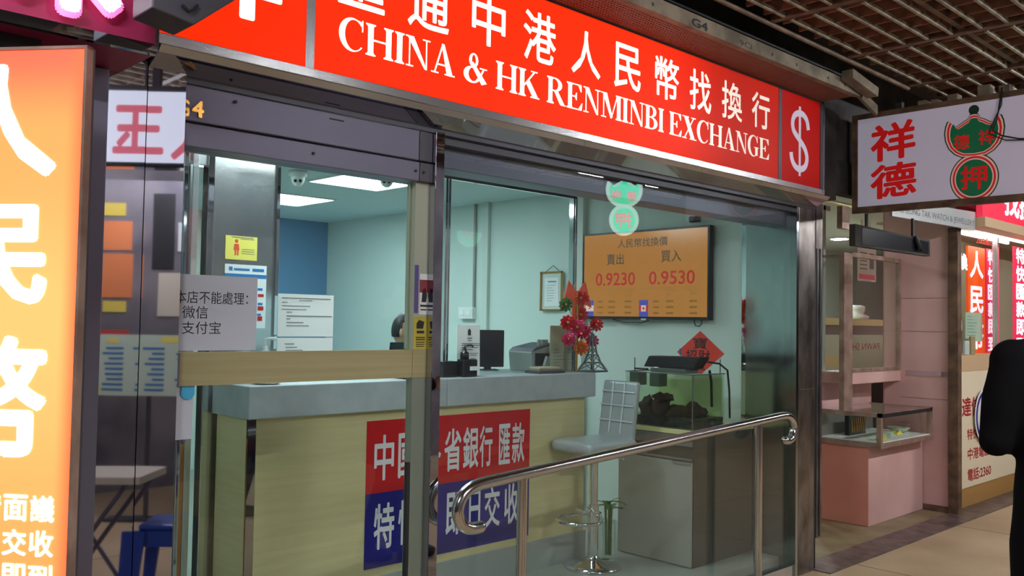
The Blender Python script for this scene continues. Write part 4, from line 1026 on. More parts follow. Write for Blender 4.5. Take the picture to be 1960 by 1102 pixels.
# dark small hanging sign parallel with the shopfronts
dk = thing('hanging_sign', (6.24, -.1, 2.03), 'small dark weathered sign hung by two rods below the white sign', 'sign')
MB().poly([(5.624, 2.176), (6.839, 2.160), (6.838, 2.042), (5.625, 2.034)][::-1], (0, -.06, 0), X, Z, .04).build('board', 'dark', dk)
MB().poly([(5.72, 2.160), (6.81, 2.146), (6.81, 2.056), (5.72, 2.050)][::-1], (0, -.1005, 0), X, Z, .002).build('face', 'black_gloss', dk)
MB().cyl((5.83, -.08, 2.17), (5.83, -.08, 2.264), .012, 8).cyl((6.574, -.08, 2.16), (6.574, -.08, 2.30), .012, 8).build('rod', 'black', dk)
MB().tube([(6.55, -.11, 2.17), (6.57, -.13, 2.09), (6.59, -.125, 2.065), (6.58, -.115, 2.12)], .018, 8).build('tied_cable', 'black', dk)
# pale plate
pl = thing('hanging_sign', (7.4, -.05, 2.28), 'pale plate lettered watch and jewellery, hung edge-on below the white sign', 'sign')
MB().poly([(6.30, 2.295), (7.91, 2.328), (7.92, 2.48), (6.30, 2.42)], (0, -.03, 0), X, Z, .02).build('plate', 'pale_plate', pl)
MB().text('CHEUNG TAK WATCH & JEWELLERY', (6.42, -.0505, 2.318), X, Z, 1.46, .062, .0012, .01, .018).build('lettering', 'ink_grey', pl)

# ------------------------------------------------------------------ pawn shop front
pk = thing('display_counter', (7.2, .45, 0), 'pink laminate counter with a glass display case on top', 'counter')
MB().box(6.726, 7.738, .3125, .75, 0.002, .600).build('front_panel', 'pink', pk)
MB().box(6.722, 6.7255, .3115, .75, 0.002, .600).build('side_panel', 'salmon', pk)
CX0, CX1, CY0, CY1, CZ0, CZ1 = 6.69, 7.66, .20, .72, .606, .862
MB().box(CX0, CX1, CY0, CY1, .601, .640).build('case_base', 'bronze', pk)
MB().box(CX0+.01, CX1-.01, CY0+.01, CY1, .640, .645).build('case_bed', 'paper', pk)
b = MB()
for (x, y) in ((CX0, CY0), (CX1-.035, CY0), (CX0, CY1-.035)): b.box(x, x+.035, y, y+.035, .640, CZ1-.03)
b.box(CX0, CX0+.035, CY0, CY1, CZ1-.03, CZ1).box(CX0, CX1, CY0, CY0+.03, CZ1-.03, CZ1).box(CX1-.03, CX1, CY0, CY1, CZ1-.03, CZ1)
b.build('case_frame', 'bronze', pk)
MB().box(CX0+.02, CX1-.03, CY0-.003, CY0, CZ1-.032, CZ1-.004).build('dark_lip', 'black', pk)
MB().box(CX0+.03, CX1-.03, CY0+.01, CY1, CZ1-.008, CZ1-.002).box(CX0+.012, CX0+.017, CY0+.03, CY1-.03, .645, CZ1-.03).box(CX0+.03, CX1-.03, CY0+.012, CY0+.017, .645, CZ1-.03).build('case_glass', 'glass_old', pk)
MB().box(CX0+.05, CX1, CY1-.02, CY1, .645, CZ1-.01).build('case_back', 'drawer', pk)
# what lies in the case
cu_ = thing('glass_jar', (6.80, .33, .645), 'small round glass jar in the pink display case', 'jar')
MB().lathe([(.02, 0), (.05, .02), (.055, .05), (.04, .085), (.036, .085), (.05, .05), (.045, .022), (.018, .005)], (6.80, .33, .6455), 20).build('bowl', 'glass_clear', cu_)
def crumple(name, c, r, m, label, cat, seed):
    rnd = random.Random(seed); n = 10; P = [(c[0], c[1], c[2]+.03)]
    for i in range(n): P.append((c[0]+r*rnd.uniform(.6, 1)*math.cos(2*PI*i/n), c[1]+r*.8*rnd.uniform(.6, 1)*math.sin(2*PI*i/n), c[2]+rnd.uniform(.001, .04)))
    Q = [(p[0], p[1], c[2]+.0005) for p in P]
    fs = [(0, 1+i, 1+(i+1) % n) for i in range(n)]+[(n+1, n+2+(i+1) % n, n+2+i) for i in range(n)]+[(1+i, n+2+i, n+2+(i+1) % n, 1+(i+1) % n) for i in range(n)]
    return tag(MB().add(P+Q, fs).build(name, m), label, cat)
crumple('price_slip', (6.86, .27, .646), .055, 'yellow', 'bright yellow slip at the front corner of the display case', 'paper', 3)
crumple('plastic_bag', (7.12, .33, .646), .09, 'paper_mint', 'crumpled pale plastic bag in the middle of the display case', 'bag', 5)
crumple('price_slip', (7.32, .36, .646), .075, 'yellow', 'yellow slip lying between the pale bag and the white dish', 'paper', 8)
tag(MB().lathe([(.03, 0), (.06, .01), (.09, .04), (.086, .042), (.055, .014)], (7.52, .42, .6455)).build('dish', 'paper_mint'), 'pale dish leaning at the far end of the display case', 'dish')
jr = thing('necklace_stand', (7.1, .55, .645), 'dark rack of little yellow chains in the display case', 'rack')
MB().box(6.93, 7.22, .56, .60, .6455, .80).build('rack', 'black', jr)
b = MB()
for k in range(7): b.tube([(6.955+k*.037, .555, .785), (6.955+k*.037, .548, .72), (6.962+k*.037, .55, .67)], .006, 6)
b.build('chains', 'foil_gold', jr)
# riser, window box, wall
struct('wall_riser', MB().box(6.70, 7.745, .752, .78, 0.0, 1.15), 'pink')
rs = MB().box(6.84, 7.749, .50, .75, 1.06, 1.150); struct('trim_8', rs, 'pink')
struct('wall_pink', MB().box(7.75, 7.80, .10, .64, 0.0, 2.62), 'pink')
b = MB()
for z in (.92, 1.48, 1.76): b.box(7.7485, 7.75, .10, .50, z, z+.005)
struct('trim_9', b, 'bronze')
struct('baseboard_pink', MB().box(7.742, 7.75, .10, .31, .0, .05), 'sign_frame')
tag(MB().box(7.510+.21, 7.80, .02, .10, 0.0, 2.34).build('door_post', 'sign_frame', None, .003), 'dark brown post between the pink pawn shop and the next shop', 'post')
wb = thing('window_2', (7.2, .6, 1.15), kind='structure')
b = MB()
for (x0, x1, y0, y1, z0, z1) in ((6.70, 6.845, .495, .535, .86, 2.09), (7.72, 7.748, .495, .53, 1.15, 2.10), (6.845, 7.72, .495, .53, 2.065, 2.10), (6.845, 7.72, .495, .53, 1.150, 1.180),
                                 (6.70, 6.73, .535, .95, 2.055, 2.075), (6.70, 6.73, .92, .95, .8, 2.4)):
    b.box(x0, x1, y0, y1, z0, z1)
b.build('frame', 'bronze', wb)
MB().box(6.845, 7.72, .510, .516, 1.18, 2.065).box(6.712, 6.718, .535, .92, 1.15, 2.055).build('glass', 'glass_old', wb)
# pawn shop back counter visible through
struct('wall_pawn', MB().box(6.2, 6.70, .96, .99, 0.0, 1.12), 'pink')
pf = thing('window_3', (6.6, .97, 1.12), kind='structure')
MB().box(6.885, 6.92, .76, .79, 1.15, 2.5).box(5.42, 7.0, .76, .79, 2.46, 2.5).build('frame', 'alu_light', pf)
struct('wall_back_pawn', MB().box(5.3, 17.5, 3.4, 3.5, 0, 2.6), 'pawn_wall')
struct('ceiling', MB().box(5.3, 17.5, .2, 3.5, 2.6, 2.66), 'pawn_wall')
struct('wall_pawn', MB(Matrix.Translation((7.80, .64, 0)) @ Matrix.Rotation(math.atan(.30), 4, 'Z')).box(0, 9.6, 0, .03, 0, 2.6), 'pink')
pc = thing('back_counter', (9.4, 1.7, 0), 'cream shelf counter inside the pawn shop behind the display window', 'counter')
MB().box(8.2, 10.4, 1.62, 1.9, 1.53, 1.60).build('shelf', 'tank_trim', pc)
MB().box(8.2, 10.4, 1.66, 1.9, 1.43, 1.53).build('band', 'drawer', pc)
MB().box(8.2, 10.4, 1.66, 1.70, 0.9, 1.43).build('screen', 'paper_mint', pc)
MB().box(8.2, 10.4, 1.62, 1.9, 0.0, .9).build('base', 'tank_side', pc)
MB().text('PAWN SHOP', (9.95, 1.659, 1.265), NX, Z, .86, .075, .0, .0).build('lettering', 'dkred_letter', pc)
b = MB().box(8.62, 8.98, 1.655, 1.66, 1.09, 1.215); b.build('lit_box', 'tank_trim', pc)
po = thing('white_pot', (9.52, 1.72, 1.60), 'small white pot on the cream shelf inside the pawn shop', 'pot')
MB().lathe([(.12, 0), (.13, .03), (.07, .06), (.085, .10), (.085, .14), (.05, .15)], (9.52, 1.72, 1.6005), 20).build('pot', 'white', po)
def pp(b, o): b.bars(o, X, Z, [(.03, .02, .36, .05)])
def pp2(b, o): b.bars(o, X, Z, [(.05, .12+.04*i, .16, .012) for i in range(5)]+[(.27, .13, .10, .16)])
sheet('poster', (8.75, 1.35, 1.98), X, Z, .42, .36, 'paper', 'white poster with a pink strip hung inside the pawn shop', 'poster', [('strip', 'foil_pink', pp), ('print', 'ink_grey', pp2)])
tag(MB().box(8.85, 8.9, 1.36, 1.37, 2.34, 2.6).box(9.02, 9.07, 1.36, 1.37, 2.34, 2.6).build('poster_hanger', 'white'), 'two white straps holding the pawn shop poster', 'strap')
for x, y in ((8.9, 2.3), (10.5, 2.4), (7.4, 1.9)):
    pl_ = thing('recessed_light', (x, y, 2.6), 'round recessed lamp in the pawn shop ceiling', 'light', 'pawn shop ceiling lamps')
    MB().lathe([(.13, -.012), (.13, 0), (.10, 0)], (x, y, 2.5995)).build('ring', 'white', pl_)
    MB().lathe([(.10, -.016), (.10, -.0125), (.01, -.0125)], (x, y, 2.5995)).build('lamp', 'pawn_lamp', pl_)
tag(MB().box(7.744, 7.75, .10, .45, 1.112, 1.152).build('wall_strip', 'mirror'), 'narrow mirror strip along the pink wall level with the window foot', 'trim')
cr_ = thing('curtain_rail', (6.2, .2, 2.38), 'cream rail with a hanging brown catch box above the pawn shop entrance', 'rail')
MB().cyl((5.64, .2, 2.372), (6.42, .2, 2.372), .014, 10).build('rail', 'tank_trim', cr_)
MB().box(6.02, 6.13, .18, .22, 2.20, 2.358).build('catch_box', 'bronze', cr_)
hk = thing('pull_handle', (6.25, .60, 1.0), 'bent steel pull handle beside the pink counter', 'handle')
MB().tube(bez([(6.44, .60, .30), (6.44, .60, .95), (6.45, .60, 1.12), (6.40, .60, 1.19), (6.33, .60, 1.18)], 5), .014, 8).lathe([(.05, 0), (.05, .01), (.015, .02)], (6.44, .60, .0005)).cyl((6.44, .60, .02), (6.44, .60, .31), .014, 8).build('bar', 'alu_dark', hk)
struct('wall_column', MB().box(5.40, 5.62, .03, .25, 2.34, 3.3), 'dark')
struct('trim_10', MB().box(5.40, 7.75, .05, .12, 2.40, 2.62), 'dark')

# ------------------------------------------------------------------ next shop along
fc = thing('shop_counter', (8.7, .12, 0), 'white counter front with dark red Chinese lettering and wooden plinth', 'counter')
MB().box(7.81, 10.2, .10, .30, 0.0, .168).build('plinth', 'far_wood', fc)
MB().box(7.81, 10.2, .09, .30, .168, 1.15).build('front', 'far_cab', fc)
MB().box(7.81, 10.2, .085, .32, 1.15, 1.285).build('top_band', 'far_cab_top', fc)
b = MB()
for s_, x0, z0, w_, h_ in (('達信', 8.0, .765, .42, .165), ('特快匯款', 8.115, .565, .52, .095), ('中港電匯', 8.125, .395, .52, .100), ('電話:2360', 8.125, .215, .56, .105)):
    MB().text(s_, (x0, .09, z0), X, Z, w_, h_, .001, .02).build('lettering', 'dkred_letter', fc)
bd = thing('round_badge', (8.44, .08, .55), 'round red white and navy badge on the white counter front, half hidden by the man', 'badge')
def disc(name, r, y, m):
    MB().poly([(r*math.cos(2*PI*i/40), r*math.sin(2*PI*i/40)) for i in range(40)], (8.47, y, .755), X, Z, .004).build(name, m, bd)
disc('rim', .235, .070, 'silver_letter'); disc('navy_ring', .215, .067, 'blue_board'); disc('white_ring', .190, .064, 'silver_letter'); disc('red_centre', .135, .061, 'red_board')
MB().text('信', (8.41, .057, .71), X, Z, .12, .10, .001, .02).build('character', 'silver_letter', bd)
w4 = thing('window_4', (8.4, .2, 1.285), kind='structure')
MB().box(7.805, 7.84, .085, .13, 0.0, 2.38).box(8.86, 8.90, .085, .13, 1.285, 2.38).build('frame', 'alu_light', w4)
MB().box(7.84, 8.86, .10, .106, 1.285, 2.36).build('glass', 'glass_clear', w4)
def vsign(name, x0, x1, y, z0, z1, chars, m, label, gap):
    s_ = thing(name, ((x0+x1)/2, y, z0), label, 'sign')
    MB().box(x0, x1, y, y+.02, z0, z1).build('panel', m, s_)
    b = MB(); n = len(chars); h = (z1-z0)/n
    for i, ch in enumerate(chars):
        MB().text(ch, (x0+(x1-x0)*.1, y, z1-(i+1)*h+h*gap/2), X, Z, (x1-x0)*.8, h*(1-gap), .002, .03).build('character', 'far_white', s_)
    return s_
vsign('vertical_sign', 8.75, 9.18, .30, 1.287, 2.28, '人民幣', 'far_orange', 'tall orange sign with three white characters in the next shop window', .22)
vsign('vertical_sign', 9.225, 9.53, .30, 1.287, 2.285, '特快匯款即到', 'far_magenta', 'narrow crimson sign of six characters beside the orange one', .10)
vsign('vertical_sign', 9.05, 9.36, .0, 1.287, 2.28, '特快匯款即到', 'far_magenta', 'crimson six-character sign on the next shop post, above the man', .10)
tag(MB().text('換', (8.47, .28, 2.04), X, Z, .20, .155, .004, .06).box(8.5, 8.52, .281, .30, 1.287, 2.06).build('lit_character', 'far_white'), 'single white lit character beside the orange sign', 'sign')
tag(MB().text('人民幣找換', (8.52, .15, 2.28), X, Z, .55, .07, .002, .02).box(8.52, 9.07, .1521, .155, 2.28, 2.286).build('window_lettering', 'red_paper'), 'small red characters across the top of the next shop window', 'lettering')
fh = thing('shop_sign', (9.2, -.1, 2.35), 'crimson header board over the next shop with white characters', 'sign')
MB().poly([(7.93, 2.445), (10.5, 2.44), (10.5, 2.95), (7.93, 2.75)], (0, -.05, 0), X, Z, .05).build('board', 'far_red', fh)
MB().box(7.93, 10.5, -.12, .05, 2.36, 2.44).build('lower_rail', 'far_cab_top', fh)
MB().text('找換', (8.45, -.10, 2.50), X, Z, .8, .30, .003, .03).build('lettering', 'far_white', fh)
for k, (x0, x1, y, z) in enumerate(((8.2, 9.5, .20, 2.355), (8.55, 10.0, .10, 2.365))):
    tl = thing('tube_light', ((x0+x1)/2, y, z), ('fluorescent tube over the next shop window, behind the glass', 'fluorescent tube under the crimson header board')[k], 'light')
    MB().cyl((x0, y, z), (x1, y, z), .016, 10).build('tube', 'tube_far', tl)
    MB().box(x0, x1, y-.02, y+.02, z+.018, z+.05).build('housing', 'white', tl)
struct('wall_far_shop', MB().box(8.0, 12.0, .74, .75, 1.0, 2.6).box(12.0, 12.05, .1, 1.9, 0, 2.6), 'far_wall')
struct('ceiling', MB().box(7.82, 12, .06, .74, 2.42, 2.44), 'far_wall')
tag(MB().box(9.62, 9.80, .50, .58, 1.287, 1.80).build('ribbon_roll', 'lime', None, .02), 'lime green upright box behind the next shop window', 'box')
fn_ = thing('desk_fan', (8.28, .25, 1.287), 'white desk fan on the next shop counter', 'fan')
MB().lathe([(.05, 0), (.05, .02), (.012, .03), (.012, .12)], (8.28, .25, 1.2872)).build('stand', 'white', fn_)
MB().poly([(.105*math.cos(2*PI*i/28), .105*math.sin(2*PI*i/28)) for i in range(28)], (8.28, .27, 1.54), X, Z, .05).build('cage', 'white', fn_, .01)
for k, (x, m, lab) in enumerate(((8.10, 'ink_blue', 'blue leaflets leaning inside the next shop window'), (8.42, 'far_cab_top', 'tan ornament standing in the next shop window'), (8.22, 'paper', 'white leaflets at the base of the next shop window'))):
    tag(MB().box(x, x+.10, .18-.02*k, .20-.02*k, 1.287, 1.287+(.22, .16, .12)[k]).build(('leaflet', 'ornament', 'leaflet')[k], m, None, .004), lab, ('leaflet', 'ornament', 'leaflet')[k])
sheet('price_card', (8.45, .22, 1.40), X, Z, .42, .26, 'paper_mint', 'pale green price card propped before the orange sign', 'card', [('print', 'ink_grey', rows(7, .04, .3, .22, .028))])

# ------------------------------------------------------------------ across the arcade: things seen only in the mirror steel and glass
ws = thing('hanging_sign', (1.93, -2.26, 2.33), 'white lit hanging sign with a red character, mirrored in the steel pillar', 'sign')
WSM = Matrix.Translation((1.955, -2.25, 0)) @ Matrix.Rotation(math.radians(180+44), 4, 'Z')
MB(WSM).box(-.36, .36, .0, .08, 2.345, 2.74).build('case', 'opp_white', ws)
for ch, u_, z_ in (('玉', -.06, 2.39), ('人', -.34, 2.36)): MB(WSM).text(ch, (u_, 0, z_), X, Z, .24, .27, .002, .03).build('character', 'opp_red', ws)
MB(WSM).box(-.37, .37, -.004, .09, 2.318, 2.344).build('bottom_rail', 'chrome', ws)
MB(WSM).box(-.37, .37, -.004, .09, 2.741, 2.77).box(-.02, .02, .02, .06, 2.77, 2.985).build('top_rail', 'alu_dark', ws)
gp = thing('hanging_sign', (5.73, -1.84, 2.2), 'small green pawn emblem light mirrored in the window glass', 'sign')
GPM = Matrix.Translation((5.73, -1.84, 0)) @ Matrix.Rotation(math.radians(180+44), 4, 'Z')
MB(GPM).box(-.17, .17, .01, .05, 2.24, 2.72).box(-.01, .01, .02, .04, 2.72, 2.985).build('back_plate', 'black', gp)
emblem(lambda: MB(GPM), (0, .01, 2.53), X, Z, .42, ('neon_pale', 'neon_pale', 'neon_pale', 'neon_green', 'neon_redl'), gp)
ta = thing('folding_table', (1.75, -2.2, 0), 'off-white folding table mirrored in the steel pillar', 'table')
TBM = Matrix.Translation((1.72, -2.20, 0)) @ Matrix.Rotation(math.radians(44), 4, 'Z')
MB(TBM).box(-.32, .30, -.12, .22, .66, .70).build('tabletop', 'table_white', ta, .006)
for sx, ex in ((-.25, .2), (.25, -.2)):
    for yy in (-.08, .18): MB(TBM).cyl((sx, yy, .66), (ex, yy, 0.0), .012, 8).build('leg', 'alu', ta)
mbd = thing('menu_board', (2.62, -3.95, .0), 'pale green menu sheets on a board, mirrored in the steel pillar', 'board')
MBM = Matrix.Translation((2.62, -3.95, -.37)) @ Matrix.Rotation(math.radians(180+44), 4, 'Z') @ Matrix.Scale(1.35, 4)
MB(MBM).box(-.30, .24, .0, .02, .955, 1.285).build('board', 'paper_mint', mbd)
b = MB(MBM); b.bars((-.30, 0, .955), X, Z, [(.03+.17*c_, .25-.028*r_, .12*random.uniform(.5, 1), .012) for c_ in range(3) for r_ in range(9)]); b.build('print', 'ink_blue', mbd)
MB(MBM).bars((-.30, 0, .955), X, Z, [(.02, .29, .20, .03), (.40, .285, .06, .025), (.48, .02, .05, .025)]).build('yellow_slip', 'yellow', mbd)
MB(MBM).box(-.02, .0, .02, .04, .275, .955).box(-.15, .15, .0, .10, .275, .29).build('stand', 'alu_dark', mbd)
bs = thing('plastic_stool', (1.96, -1.94, 0), 'blue plastic stool mirrored low in the steel pillar', 'stool')
BSM = Matrix.Translation((1.99, -1.92, 0)) @ Matrix.Rotation(math.radians(40), 4, 'Z')
MB(BSM).box(-.13, .13, -.13, .13, .42, .45).build('seat', 'blue_plastic', bs, .012)
for sx in (-1, 1):
    for sy in (-1, 1): MB(BSM).poly([(0, 0), (sx*.05, 0), (sx*.03, .42), (-sx*.05, .42)][::sx], (sx*.14, sy*.135+.01, 0.0), X, Z, .02).build('leg', 'blue_plastic', bs)
MB(BSM).box(-.12, .12, -.132, -.115, .34, .42).box(-.12, .12, .115, .132, .34, .42).box(-.132, -.115, -.12, .12, .34, .42).box(.115, .132, -.12, .12, .34, .42).build('apron', 'blue_plastic', bs)
# notices hung over the stall, seen in the pillar
ST = Matrix.Translation((2.60, -4.12, -.52)) @ Matrix.Rotation(math.radians(180+44), 4, 'Z') @ Matrix.Scale(1.35, 4)
stall = thing('stall_board', (2.60, -4.12, 0.0), 'stall board carrying orange and yellow posters, mirrored in the pillar', 'board')
MB(ST).box(-.5, .55, .0, .03, 1.32, 2.25).box(-.5, -.46, .0, .03, .386, 1.32).box(.51, .55, .0, .03, .386, 1.32).build('panel', 'opp_wall', stall)
for x0, x1, z0, z1, m in ((-.02, .14, 1.86, 2.02, 'poster_orange'), (-.03, .17, 1.60, 1.84, 'poster_orange'), (.02, .16, 2.05, 2.12, 'poster_yellow'), (.0, .13, 1.52, 1.58, 'poster_yellow'), (.24, .36, 1.60, 2.02, 'poster_orange'),
                          (-.33, -.22, 1.86, 2.02, 'paper'), (-.34, -.12, 1.50, 1.74, 'table_white'), (-.02, .34, 1.33, 1.42, 'poster_red'), (-.20, -.08, 1.76, 2.18, 'black'), (-.42, -.34, 1.4, 2.1, 'poster_red')):
    MB(ST).box(x0, x1, -.004, .0, z0, z1).build('poster', m, stall)

# ------------------------------------------------------------------ people
def skin(name, joints, edges, m, parent, sub=2, root=0):
    """one continuous surface grown round a skeleton: joints = [(x, y, z, rx, ry)]"""
    o = ORG[parent.name]
    me = bpy.data.meshes.new(name)
    me.from_pydata([Vector(j[:3])-o for j in joints], edges, []); me.update()
    ob = bpy.data.objects.new(name, me); COL.objects.link(ob); ob.parent = parent; ORG[ob.name] = o
    me.materials.append(M[m])
    sk = ob.modifiers.new('skin', 'SKIN'); sk.use_smooth_shade = True
    for i, j in enumerate(joints):
        v = me.skin_vertices[0].data[i]; v.radius = (j[3], j[4]); v.use_root = (i == root)
    if sub:
        sd = ob.modifiers.new('subsurf', 'SUBSURF'); sd.levels = sub; sd.render_levels = sub
    return ob
def chain(n0, n): return [(n0+i, n0+i+1) for i in range(n-1)]

def hand(wrist, d, side, m, parent, name='hand'):
    """palm with five separate fingers; d = pointing direction, side = thumb side"""
    w = Vector(wrist); d = Vector(d).normalized(); s_ = Vector(side).normalized(); nn = d.cross(s_)
    J = []; E_ = []
    def add(p, r): J.append((*p, r, r)); return len(J)-1
    r0 = add(w, .022); pm = add(w+d*.05, .026); E_.append((r0, pm))
    for k, (off, l) in enumerate(((.028, .068), (.010, .078), (-.009, .072), (-.026, .056))):
        a = add(w+d*.085+s_*off, .011); E_.append((pm, a))
        b_ = add(w+d*(.085+l*.5)+s_*off*1.05-nn*.010, .009); E_.append((a, b_))
        c_ = add(w+d*(.085+l*.85)+s_*off*1.05-nn*.032, .0078); E_.append((b_, c_))
    a = add(w+d*.035+s_*.034, .012); b_ = add(w+d*.068+s_*.055-nn*.012, .0095); c_ = add(w+d*.095+s_*.052-nn*.026, .0082)
    E_ += [(pm, a), (a, b_), (b_, c_)]
    return skin(name, J, E_, m, parent, 1, 1)

def person(name, base, heading, label, sitting, cloth, trouser, masked, H=1.72):
    P = thing(name, base, label, 'person')
    c, s_ = math.cos(heading), math.sin(heading)
    B = Vector(base)
    def w(f, l, z): return Vector((B.x+f*c-l*s_, B.y+f*s_+l*c, B.z+z))   # forward, left, up
    k = H/1.72
    hip = (.58 if sitting else .93)*k
    sh = hip+.50*k; nk = hip+.56*k; hd_z = hip+.72*k
    def loft(mb, rings, n=24):
        """closed body of elliptical sections: (forward, left, z, half width, half depth)"""
        vs = []
        for f, l, z, rx, ry in rings:
            for i in range(n):
                t = 2*PI*i/n; vs.append(w(f+ry*math.cos(t), l+rx*math.sin(t), z))
        m_ = len(rings)
        fs = [(i*n+j, i*n+(j+1) % n, (i+1)*n+(j+1) % n, (i+1)*n+j) for i in range(m_-1) for j in range(n)]+[tuple(range(n))[::-1], tuple((m_-1)*n+j for j in range(n))]
        return mb.add(vs, fs, True)
    def fuse(mb, name, m):
        ob = mb.build(name, m, P)
        rm = ob.modifiers.new('remesh', 'REMESH'); rm.mode = 'VOXEL'; rm.voxel_size = .014; rm.use_smooth_shade = True
        sm_ = ob.modifiers.new('smooth', 'SMOOTH'); sm_.iterations = 6; sm_.factor = .5
        return ob
    jb = MB(); g = 1.0 if sitting else 1.12
    loft(jb, ([] if sitting else [(0, 0, hip-.34, .200, .150), (0, 0, hip-.15, .205, .150)])+[(0, 0, hip-.02, .172*g, .128*g), (0, 0, hip+.02, .172*g, .128*g), (.005, 0, hip+.17*k, .158*g, .115*g), (.0, 0, hip+.33*k, .180*g, .128*g), (-.005, 0, hip+.42*k, .190*g, .118*g),
              (-.008, 0, hip+.475*k, .170*g, .098*g), (-.005, 0, hip+.515*k, .105, .078), (.0, 0, nk+.005, .062, .062)])
    wr = {}
    for sg_ in (1, -1):
        s0 = w(-.005, sg_*.180*g*.98, sh-.045*k); el = w(-.03, sg_*.232*g, sh-.31*k); wv = w(.215, sg_*.12*g, sh-.34*k)
        mid = (Vector(s0)+Vector(el))/2+Vector((s_, -c, 0))*(-.008*sg_)
        jb.tube([w(0, sg_*.08, sh-.02*k), s0, mid, el, (Vector(el)*.5+Vector(wv)*.5), wv], [.07, .074, .064, .054, .047, .038], 16)
        jb.ball(el, .055); jb.ball(s0, .074)
        wr[sg_] = wv
    fuse(jb, 'jacket', cloth)
    tb = MB()
    loft(tb, [(0, 0, hip-.12, .13, .10), (0, 0, hip-.05, .165, .118), (0, 0, hip+.06, .155, .11)])
    for sg_ in (1, -1):
        if sitting:
            pts = [w(0, sg_*.085, hip-.02), w(.20, sg_*.10, hip), w(.40, sg_*.11, hip), w(.40, sg_*.11, hip-.25), w(.38, sg_*.11, .10)]; foot = w(.38, sg_*.11, 0)
        else:
            pts = [w(0, sg_*.088, hip-.02), w(.015, sg_*.095, .72), w(.03-sg_*.03, sg_*.10, .50), w(.01-sg_*.07, sg_*.10, .30), w(-.01-sg_*.10, sg_*.10, .07)]; foot = w(-.01-sg_*.10, sg_*.10, 0)
        tb.tube(pts, [.095, .088, .066, .060, .050], 16); tb.ball(pts[2], .066); tb.ball(pts[0], .1)
        f = foot; fwv = Vector((c, s_, 0)); sh_b = MB()
        sh_b.ball(f-fwv*.02+Z*.05, .05, .05, .048, 14, 10); sh_b.tube([f-fwv*.05+Z*.042, f+fwv*.06+Z*.040, f+fwv*.13+Z*.034, f+fwv*.165+Z*.030], [.040, .044, .040, .026], 14)
        fuse(sh_b, 'shoe', 'black')
    fuse(tb, 'trousers', trouser)
    for sg_ in (1, -1): hand(wr[sg_], w(1, -sg_*.25, .05)-w(0, 0, 0), Z*.9+Vector((s_, -c, 0))*sg_*.3, 'skin', P)
    # head and neck: one surface with face
    hc = w(.035, 0, hd_z)
    bm = bmesh.new(); bmesh.ops.create_uvsphere(bm, u_segments=28, v_segments=20, radius=1)
    for v in bm.verts:
        x_, y_, z_ = v.co            # x forward, y left
        fx = .098 if x_ < 0 else .090
        px_, py_, pz_ = x_*fx, y_*.076, z_*.118
        if z_ < -.15: py_ *= 1-.30*(-z_-.15); px_ += .012*(-z_)
        if x_ > .75:
            if -.28 < z_ < .12 and abs(y_) < .22: px_ += .022*(1-abs(y_)/.22)*(1-abs(z_+.12)/.22 if abs(z_+.12) < .22 else 0)
            if .05 < z_ < .22 and .2 < abs(y_) < .55: px_ -= .006
            if -.55 < z_ < -.42 and abs(y_) < .4: px_ += .006
        v.co = (px_, py_, pz_)
    vs = [hc+Vector((v.co.x*c-v.co.y*s_, v.co.x*s_+v.co.y*c, v.co.z)) for v in bm.verts]; fs = [tuple(v.index for v in f.verts) for f in bm.faces]; bm.free()
    hb = MB().add(vs, fs, True)
    hb.tube([w(0, 0, nk-.03), w(.01, 0, nk+.03), w(.02, 0, hd_z-.07)], [.056, .052, .050], 14)
    for sg_ in (1, -1):
        e = hc+Vector((-.005*c-sg_*.074*s_, -.005*s_+sg_*.074*c, -.005)); hb.ball(e, .014, .014, .030, 10, 8)
    hb.build('head', 'skin', P)
    eb = MB(); ib = MB()
    for sg_ in (1, -1):
        e = hc+Vector((.080*c-sg_*.031*s_, .080*s_+sg_*.031*c, .012)); eb.ball(e, .011, .011, .008, 10, 8); ib.ball(e+Vector((c, s_, 0))*.008, .005, .005, .006, 8, 6)
    eb.build('eye', 'eye', P); ib.build('iris', 'hair', P)
    mm = MB(); q = hc+Vector((c, s_, 0))*.088-Z*.062; mm.ball(q, .012, .024, .007, 12, 8)
    mm.build('mouth', 'maroon', P)
    bm = bmesh.new(); bmesh.ops.create_uvsphere(bm, u_segments=28, v_segments=20, radius=1); out = []; idx = {}
    keep = lambda v: (v.co.z > .42) or (v.co.x < .10 and v.co.z > -.42+.55*max(0, v.co.x+.3)) 
    for v in bm.verts:
        x_, y_, z_ = v.co; out.append(hc+Vector((x_*.104*c-y_*.083*s_, x_*.104*s_+y_*.083*c, z_*.126+.004)))
    fs = [tuple(v.index for v in f.verts) for f in bm.faces if all(keep(v) for v in f.verts)]; bm.free()
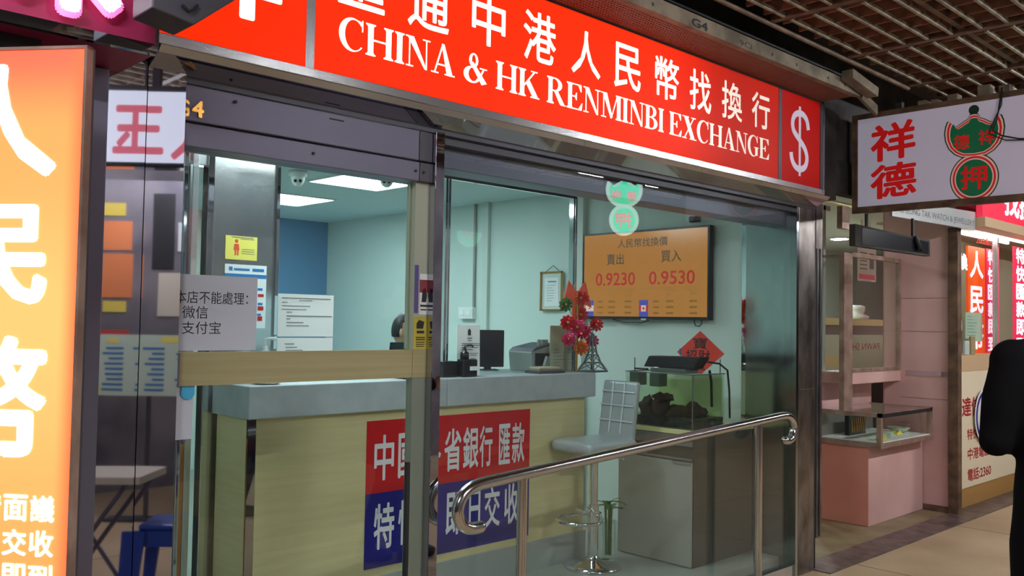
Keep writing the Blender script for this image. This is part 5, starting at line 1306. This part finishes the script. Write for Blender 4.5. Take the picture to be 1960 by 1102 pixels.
    hr_ = MB().add(out, fs, True).build('hair', 'hair', P)
    so_ = hr_.modifiers.new('solid', 'SOLIDIFY'); so_.thickness = .012; so_.offset = -1
    if masked:
        mb = MB(); P_ = []
        n1, n2 = 9, 5
        for i in range(n1):
            for j in range(n2):
                an_ = math.radians(-72+144*i/(n1-1)); z_ = -.100+.095*j/(n2-1); rr = .101+(.018 if 2 < i < 6 and 1 <= j <= 3 else 0)
                rr2 = .083+(.0 if 2 < i < 6 else 0)
                P_.append(hc+Vector((rr*math.cos(an_)*c-rr2*math.sin(an_)*s_, rr*math.cos(an_)*s_+rr2*math.sin(an_)*c, z_)))
        fs = [(i*n2+j, (i+1)*n2+j, (i+1)*n2+j+1, i*n2+j+1) for i in range(n1-1) for j in range(n2-1)]
        mo_ = mb.add(P_, fs, True).build('face_mask', 'mask', P)
        so2 = mo_.modifiers.new('solid', 'SOLIDIFY'); so2.thickness = .002
    return P

person('person', (3.435, -1.895, 0.0), math.radians(36), 'person in black clothes seen from behind at the edge of the arcade', False, 'black_cloth', 'black_cloth', False, 1.74)
person('person', (3.525, 1.94, 0.1), math.radians(-60), 'clerk with black hair and blue face mask seated behind the counter', True, 'jacket', 'black_cloth', True, 1.76)
ch_ = thing('office_chair', (3.48, 1.96, .1), 'dark office chair under the clerk behind the counter', 'chair')
MB().box(3.27, 3.69, 1.75, 2.17, .47, .50).build('seat', 'black', ch_, .01)
MB().cyl((3.48, 1.96, .13), (3.48, 1.96, .47), .03, 12).lathe([(.24, 0), (.24, .02), (.04, .04)], (3.48, 1.96, .1005)).build('pedestal', 'black_gloss', ch_)
lt = thing('laptop', (3.05, 1.30, 1.205), 'dark laptop edge behind the counter beside the clerk', 'computer')
MB().box(2.92, 3.22, 1.26, 1.38, 1.2055, 1.222).build('keyboard', 'black_gloss', lt, .003)
MB().poly([(0, 0), (.30, 0), (.30, .16), (0, .16)], (2.92, 1.262, 1.222), X, (0, -.15, 1), .008).build('lid', 'black_gloss', lt)
